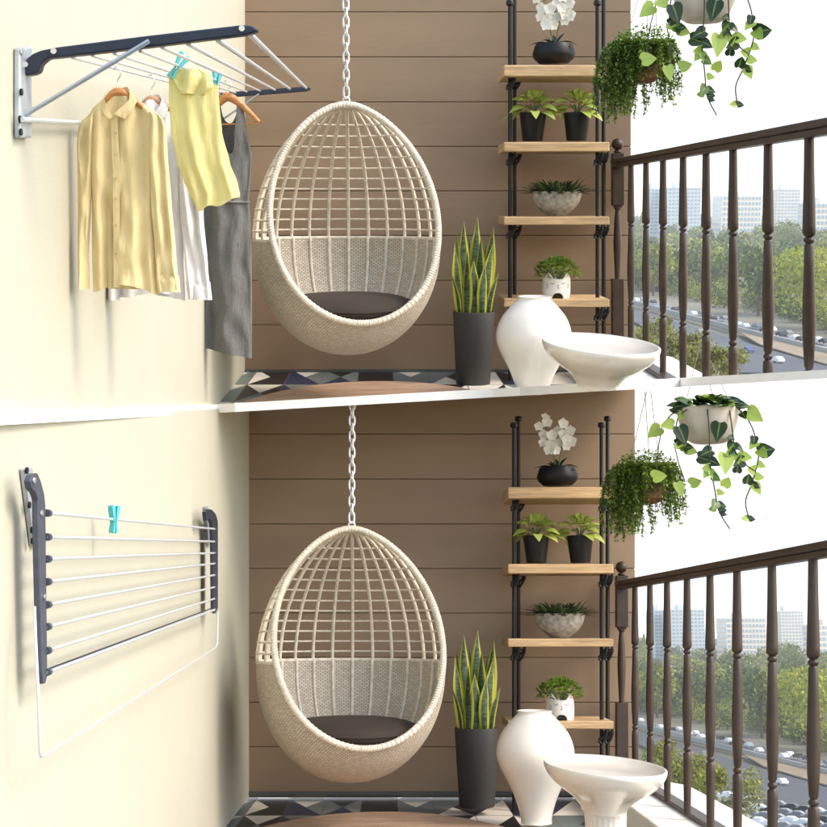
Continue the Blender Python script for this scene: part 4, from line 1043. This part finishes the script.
# ------------------------------------------------------------------ the city beyond each railing
ZG = -40.0
def tree_mesh(mb, c, h, w, rnd, n, lsz, keep=None, conifer=False):
    c = Vector(c); tone = rnd.uniform(.0, .95)
    lobes = []
    for _ in range(7 if not conifer else 1):
        a = rnd.uniform(0, 2 * PI); q = rnd.uniform(0, .33) * w
        lobes.append((Vector((q * math.cos(a), q * math.sin(a), h * rnd.uniform(.45, .78))), rnd.uniform(.26, .38) * w))
    for i in range(n):
        if conifer:
            t = rnd.random() ** .8; rr = w * .5 * (1 - t) * rnd.uniform(.6, 1.05) + .2; a = rnd.uniform(0, 2 * PI)
            p = Vector((rr * math.cos(a), rr * math.sin(a), h * (.12 + .88 * t)))
        else:
            o, rd = rnd.choice(lobes); v = Vector((rnd.gauss(0, 1), rnd.gauss(0, 1), rnd.gauss(0, 1))).normalized() * rd * rnd.uniform(.7, 1.1); v.z *= .85; p = o + v
        p = c + p
        if keep and not keep(p): continue
        s = lsz * rnd.uniform(.6, 1.3); u = Vector((rnd.gauss(0, 1), rnd.gauss(0, 1), rnd.gauss(0, .6))).normalized(); v = u.orthogonal().normalized()
        v = (Matrix.Rotation(rnd.uniform(0, 6.28), 3, u) @ v); w2 = u.cross(v); rv = min(1, max(0, rnd.gauss(tone, .2)))
        col = (rv, 0, 0)
        mb.face([mb.vert(p - v * s * .5, col), mb.vert(p + w2 * s * .35, col), mb.vert(p + v * s * .5, col), mb.vert(p - w2 * s * .35, col)])
def trunk_mesh(mb, c, h, r): mb.tube([Vector(c) + Vector((0, 0, -1)), Vector(c) + Vector((.1 * r, 0, h * .4)), Vector(c) + Vector((-.3 * r, .2 * r, h * .7))], [r, r * .7, r * .35], 7)
def car_mesh(mb):
    side = [(-2.1, .35), (-2.15, .75), (-1.9, .95), (-1.1, 1.0), (-.5, 1.42), (.75, 1.45), (1.5, 1.02), (2.1, .9), (2.2, .6), (2.15, .35)]
    mb.prism([(.85, x, z) for x, z in side], (-1.7, 0, 0))
    for y in (-1.35, 1.35):
        for x in (-.86, .70):
            pts = [(x, y + .33 * math.cos(a), .33 + .33 * math.sin(a)) for a in [2 * PI * i / 10 for i in range(10)]]; mb.prism(pts, (.16, 0, 0))
CARM = {}
for cn, cm in CARC.items():
    mb = MB(); car_mesh(mb); o = mb.build('car', cm, smooth=False); CARM[cn] = o.data; bpy.data.objects.remove(o)
for S in SETS:
    w = S.word; rnd = random.Random(77)
    keep = (lambda p: (lambda q: q[1] < strip_top(q[0]) + 4.5)(S.proj(p))) if S is U else None
    bot = lambda x: (strip_top(x) + 4.5) if S is U else 440
    # ground
    P = [S.Z(575, 207.5, ZG), S.Z(980, 207.5, ZG), S.Z(980, bot(900) if S is U else 440, ZG)]
    P = [S.Z(575, 208.5, ZG), S.Z(1000, 208.5, ZG), S.Z(1000, bot(1000), ZG), S.Z(575, bot(575), ZG)]
    mb = MB(); mb.prism(P, (0, 0, -1)); tag(mb.build('ground', M['ground'], world=S.M, smooth=False), f'dry ground of the valley beyond the {w} railing', 'ground', kind='structure')
    def road(name, pts, m, lab, z, cat):
        mb = MB(); mb.prism([S.Z(x, min(y, bot(x)), ZG + z) for x, y in pts], (0, 0, -.3)); return tag(mb.build(name, m, world=S.M, smooth=False), lab, cat, kind='structure')
    road('highway', [(580, 285), (635, 297.5), (730, 319), (827, 341), (960, 370), (960, 386), (827, 353), (730, 329), (635, 304), (580, 291)], M['asphalt'], f'pale sunlit highway crossing beyond the {w} railing', .5, 'road')
    road('road', [(580, 294), (635, 309), (730, 338), (827, 366), (960, 402), (960, 500), (827, 425), (730, 372), (635, 322), (580, 302)], M['asphalt_d'], f'dark road below the highway beyond the {w} railing', .9, 'road')
    road('bank', [(735, 329.5), (827, 352.5), (960, 385.5), (960, 401), (827, 364), (760, 344)], M['sandbank'], f'dry sandy bank beside the road beyond the {w} railing', 1.3, 'bank')
    mb = MB(); prev = None
    A = [S.Z(x, y, ZG + .8) for x, y in ((600, 297), (635, 305), (730, 330), (827, 354.2), (900, 372.5))]
    for a, b in zip(A, A[1:]):
        d = (b - a).normalized(); s = Vector((d.y, -d.x, 0)) * .4; u = Vector((0, 0, 1.6)); mb.hexa([a - s, a + s, b + s, b - s, a - s + u, a + s + u, b + s + u, b - s + u])
    tag(mb.build('road_barrier', M['barrier'], world=S.M, smooth=False), f'long concrete barrier along the highway beyond the {w} railing', 'barrier')
    # towers
    def tower(x0, x1, ytop, Yd, m, label, dep=45, floors=14, cols=10, step=None):
        a = S.Y(x0, 204, Yd); b = S.Y(x1, 204, Yd); zt = S.Y((x0 + x1) / 2, ytop, Yd).z; wd = b.x - a.x
        r = root_at(S, 'tower_block', Vector((a.x, Yd, ZG)), label, 'building', 'hazy towers on the skyline'); H = zt - ZG
        mb = MB(); mb.box((0, 0, 0), (wd, dep, H)); mb.box((wd * .3, dep * .3, H + .01), (wd * .6, dep * .7, H + 6)); mb.build('wall', m, r, smooth=False)
        fh = H / floors; first = None
        for i in range(1, floors):
            if first is None:
                mb = MB(); mb.box((wd * .03, -.35, fh * .3), (wd * .97, dep, fh * .85)); mb.box((-.35, dep * .05, fh * .3), (wd * .5, dep * .95, fh * .85)); o = mb.build('ribbon_window', M['towerglass'], r, smooth=False); first = o
            else: o = first.copy(); COL.objects.link(o); o.parent = r
            o.location = (0, 0, i * fh)
    tower(650, 662, 188.5, 1500, M['tower_blue'], f'narrow hazy bluish tower left on the skyline beyond the {w} railing', cols=4)
    tower(667, 701, 187.5, 1450, M['tower_blue'], f'broad hazy bluish tower block on the skyline beyond the {w} railing', cols=12)
    tower(722, 762, 196, 1500, M['tower_cream'], f'low hazy cream block in the middle of the skyline beyond the {w} railing', floors=8, cols=12)
    tower(777, 800, 189, 1650, M['tower_cream'], f'hazy cream tower right of the middle on the skyline beyond the {w} railing', cols=8)
    tower(812, 850, 203, 1300, M['tower_cream'], f'hazy cream block at the right end of the skyline beyond the {w} railing', floors=7, cols=10)
    # wood: one mass of far crowns
    mb = MB()
    for i in range(430):
        py = 209 + 86 * rnd.random() ** 1.35; px = rnd.uniform(600, 900)
        ylim = 296 + (px - 635) * .226 - 5
        if py > ylim: continue
        if 252 < py < 264 and rnd.random() < .75: continue
        p = S.Z(px, py, ZG); hh = rnd.uniform(9, 19) * (1.15 if py > 255 else 1.0)
        tree_mesh(mb, p, hh, hh * rnd.uniform(.8, 1.2), rnd, 330 if py > 240 else 170, (2.0 if py > 255 else 2.8) * (1 if py > 232 else 1.4))
    for i in range(150):
        px = rnd.uniform(625, 900); py = 296 + (px - 635) * .226 - rnd.uniform(4, 18); p = S.Z(px, py, ZG - 1.5); hh = rnd.uniform(5, 11)
        tree_mesh(mb, p, hh, hh * 1.3, rnd, 260, .8)
    tag(mb.build('far_wood', M['treeleaf'], world=S.M, smooth=False), f'dense green wood of far tree crowns beyond the {w} railing', 'wood', kind='stuff')
    # separate trees
    def tree(px, py, h, wd, label, m, n, lsz, conifer=False, cut=None, z=ZG):
        p = S.Z(px, py, z); r = root_at(S, 'conifer_tree' if conifer else 'broad_tree', p, label, 'tree', 'single trees beyond the railings')
        k_ = (lambda v: keep(v + p)) if keep and cut else None
        mb = MB(); tree_mesh(mb, (0, 0, 0), h, wd, rnd, n, lsz, k_, conifer); mb.build('crown', m, r, smooth=False)
        mb = MB(); trunk_mesh(mb, (0, 0, 0), h, h * .025)
        if k_: 
            if not k_(Vector((0, 0, 0))): return
        mb.build('trunk', M['bark'], r)
    tree(641, 250, 33, 15, f'tall dark conifer at the far left of the wood beyond the {w} railing', M['treeleaf'], 900, 1.5, True)
    tree(787, 262, 30, 26, f'tall round tree standing above the wood at the right beyond the {w} railing', M['treeleaf'], 1400, 1.3)
    tree(653, 296, 24, 17, f'big bright tree beside the highway at the left beyond the {w} railing', M['treeleaf'], 1300, 1.5)
    tree(812, 330, 28, 26, f'big dark tree beside the highway at the right beyond the {w} railing', M['treeleaf'], 1700, 1.5)
    tree(758, 316, 24, 24, f'wide tree beside the highway in the middle beyond the {w} railing', M['treeleaf'], 1600, 1.5)
    # near yellow-green trees
    for px, top, Yd, wd, word in ((664, 316, 132, 6.5, 'tallest'), (693, 333, 124, 6.5, 'second'), (716, 346, 116, 6.0, 'small'), (648, 322, 138, 5, 'slim left')):
        t = S.Y(px, top, Yd); h = 14.0; base = Vector((t.x, Yd, t.z - h * .98))
        r = root_at(S, 'broad_tree', base, f'{word} yellow-green tree just below the {w} railing', 'tree', 'yellow-green trees below the railings')
        mb = MB(); k_ = (lambda v: keep(v + base)) if keep else None
        c0 = Vector((0, 0, 0)); lob = [(Vector((rnd.uniform(-.38, .38) * wd, rnd.uniform(-.4, .4) * wd, h * rnd.uniform(.45, .93))), rnd.uniform(.16, .26) * wd) for _ in range(16)] + [(Vector((0, 0, h * .93)), .12 * wd)]
        for i in range(4200):
            o_, rd = rnd.choice(lob); v = Vector((rnd.gauss(0, 1), rnd.gauss(0, 1), rnd.gauss(0, 1))).normalized() * rd * rnd.uniform(.5, 1.1); p = o_ + v
            if p.z > h: continue
            if k_ and not k_(p): continue
            mb.leaf(p, (rnd.gauss(0, 1), rnd.gauss(0, 1), rnd.gauss(0, .7)), rnd.uniform(.28, .5), rnd.uniform(.16, .28), .1, n=2, rnd=min(1, max(0, rnd.gauss(.5, .25))), sh=1)
        if mb.v: mb.build('crown', M['yleaf'], r, smooth=False)
        mb = MB(); trunk_mesh(mb, (0, 0, 0), h, .22)
        if S is L: mb.build('trunk', M['bark'], r)
    # cars
    def car(px, py, cn, yaw, label, group):
        if py > bot(px) - 2: return
        o = bpy.data.objects.new('car', CARM[cn]); COL.objects.link(o); o.matrix_world = S.M @ Matrix.Translation(S.Z(px, py, ZG + 1.0)) @ Matrix.Rotation(yaw, 4, 'Z'); tag(o, label, 'car', group)
    a, b = S.Z(635, 300, ZG), S.Z(827, 346, ZG); yaw = -math.atan2(b.x - a.x, b.y - a.y)
    for i in range(26):
        t = (i + rnd.uniform(.1, .9)) / 26; px = 632 + 205 * t; py = 300.5 + (px - 635) * .2385 + rnd.choice((-2.2, 1.0)) * (.6 + .5 * t); cn = rnd.choice(('white', 'white', 'grey', 'black'))
        car(px, py, cn, yaw, f'tiny {cn} car on the pale highway beyond the {w} railing', 'cars on the highway')
    for px, py, cn in ((778, 362, 'white'), (700, 334, 'grey'), (668, 322, 'black'), (748, 352, 'blue')):
        car(px, py, cn, yaw, f'small {cn} car driving on the dark road beyond the {w} railing', 'cars on the dark road')
    for i in range(9):
        for j in range(4):
            px = 722 + i * 13 + j * 6; py = 376 + j * 8.0 + i * 2.4; cn = rnd.choice(('white', 'grey', 'grey', 'black'))
            if S is L: car(px, py, cn, yaw + .9, f'tiny parked {cn} car in the car park below the {w} railing', 'cars in the car park')
    # pale cars and roofs glinting among the trees
    for i in range(16):
        px = 690 + i * 8.5 + rnd.uniform(-3, 3); py = 259 + rnd.uniform(-3, 3)
        car(px, py, 'white', yaw + 1.2, f'tiny white car parked in the gap in the wood beyond the {w} railing', 'cars in the wood')

# ------------------------------------------------------------------ sky backdrop, haze, light, camera
SKY_E = .5
m, nt, b, o = newmat('bright_sky'); nt.nodes.remove(b)
em = N(nt, 'ShaderNodeEmission'); em.inputs[0].default_value = (1, .995, .985, 1); em.inputs[1].default_value = SKY_E; nt.links.new(em.outputs[0], o.inputs[0])
mb = MB(); rows = []
for j in range(9):
    e = R_(-24 + 6 * j); rows.append([mb.vert((4200 * math.sin(t) * math.cos(e), 4200 * math.cos(t) * math.cos(e), 4200 * math.sin(e))) for t in [R_(-30 + 5 * i) for i in range(15)]])
for A, B in zip(rows, rows[1:]):
    for i in range(14): mb.face([A[i], A[i + 1], B[i + 1], B[i]])
tag(mb.build('sky', m), 'bright white overcast-looking sky behind everything', 'sky', kind='structure')

HAZE = 0.00019
if HAZE:
    hm = bpy.data.materials.new('haze_air'); hm.use_nodes = True; nt = hm.node_tree; nt.nodes.clear()
    o = N(nt, 'ShaderNodeOutputMaterial'); v = N(nt, 'ShaderNodeVolumePrincipled'); v.inputs['Color'].default_value = (.93, .96, 1, 1); v.inputs['Density'].default_value = HAZE; v.inputs['Anisotropy'].default_value = .3
    nt.links.new(v.outputs[0], o.inputs['Volume'])
    mb = MB(); mb.box((-60, -40, -720), (1900, 2700, 420)); h = mb.build('haze', hm, smooth=False); tag(h, 'pale haze in the air over the valley', 'haze', kind='stuff')

EL, AZ = 44, -18
w = bpy.data.worlds.new('World'); sc.world = w; w.use_nodes = True; nt = w.node_tree; nt.nodes.clear()
o = N(nt, 'ShaderNodeOutputWorld'); bg = N(nt, 'ShaderNodeBackground'); sk = N(nt, 'ShaderNodeTexSky'); sk.sky_type = 'NISHITA'; sk.sun_disc = False
sk.sun_elevation = R_(EL); sk.sun_rotation = R_(90 - AZ); sk.air_density = 1.0; sk.dust_density = 1.5
bg.inputs[1].default_value = .15; wb = N(nt, 'ShaderNodeMix', data_type='RGBA', blend_type='MULTIPLY'); wb.inputs[0].default_value = 1; wb.inputs[7].default_value = (1, .93, .815, 1)
nt.links.new(sk.outputs[0], wb.inputs[6]); nt.links.new(wb.outputs[2], bg.inputs[0]); nt.links.new(bg.outputs[0], o.inputs[0])
sd = bpy.data.lights.new('sun', 'SUN'); sd.energy = .66; sd.angle = R_(18); sd.color = (1, .935, .83)
so = bpy.data.objects.new('sun', sd); COL.objects.link(so)
sv = Vector((math.cos(R_(EL)) * math.cos(R_(AZ)), math.cos(R_(EL)) * math.sin(R_(AZ)), math.sin(R_(EL))))
so.rotation_euler = (-sv).to_track_quat('-Z', 'Y').to_euler()

cd = bpy.data.cameras.new('camera'); co = bpy.data.objects.new('camera', cd); COL.objects.link(co)
co.rotation_euler = (PI / 2, 0, 0); cd.sensor_width = 36; cd.lens = 36 * F / 827
cd.shift_x = (413.5 - CX) / 827; cd.shift_y = (CY - 413.5) / 827; cd.clip_start = .05; cd.clip_end = 9000
sc.camera = co
sc.view_settings.view_transform = 'Standard'; sc.view_settings.look = 'None'; sc.view_settings.gamma = 1; sc.view_settings.use_curve_mapping = False
sc.view_settings.exposure = 1.95
sc.cycles.use_denoising = True
sc.cycles.max_bounces = 8; sc.cycles.volume_bounces = 1; sc.cycles.caustics_reflective = False; sc.cycles.caustics_refractive = False
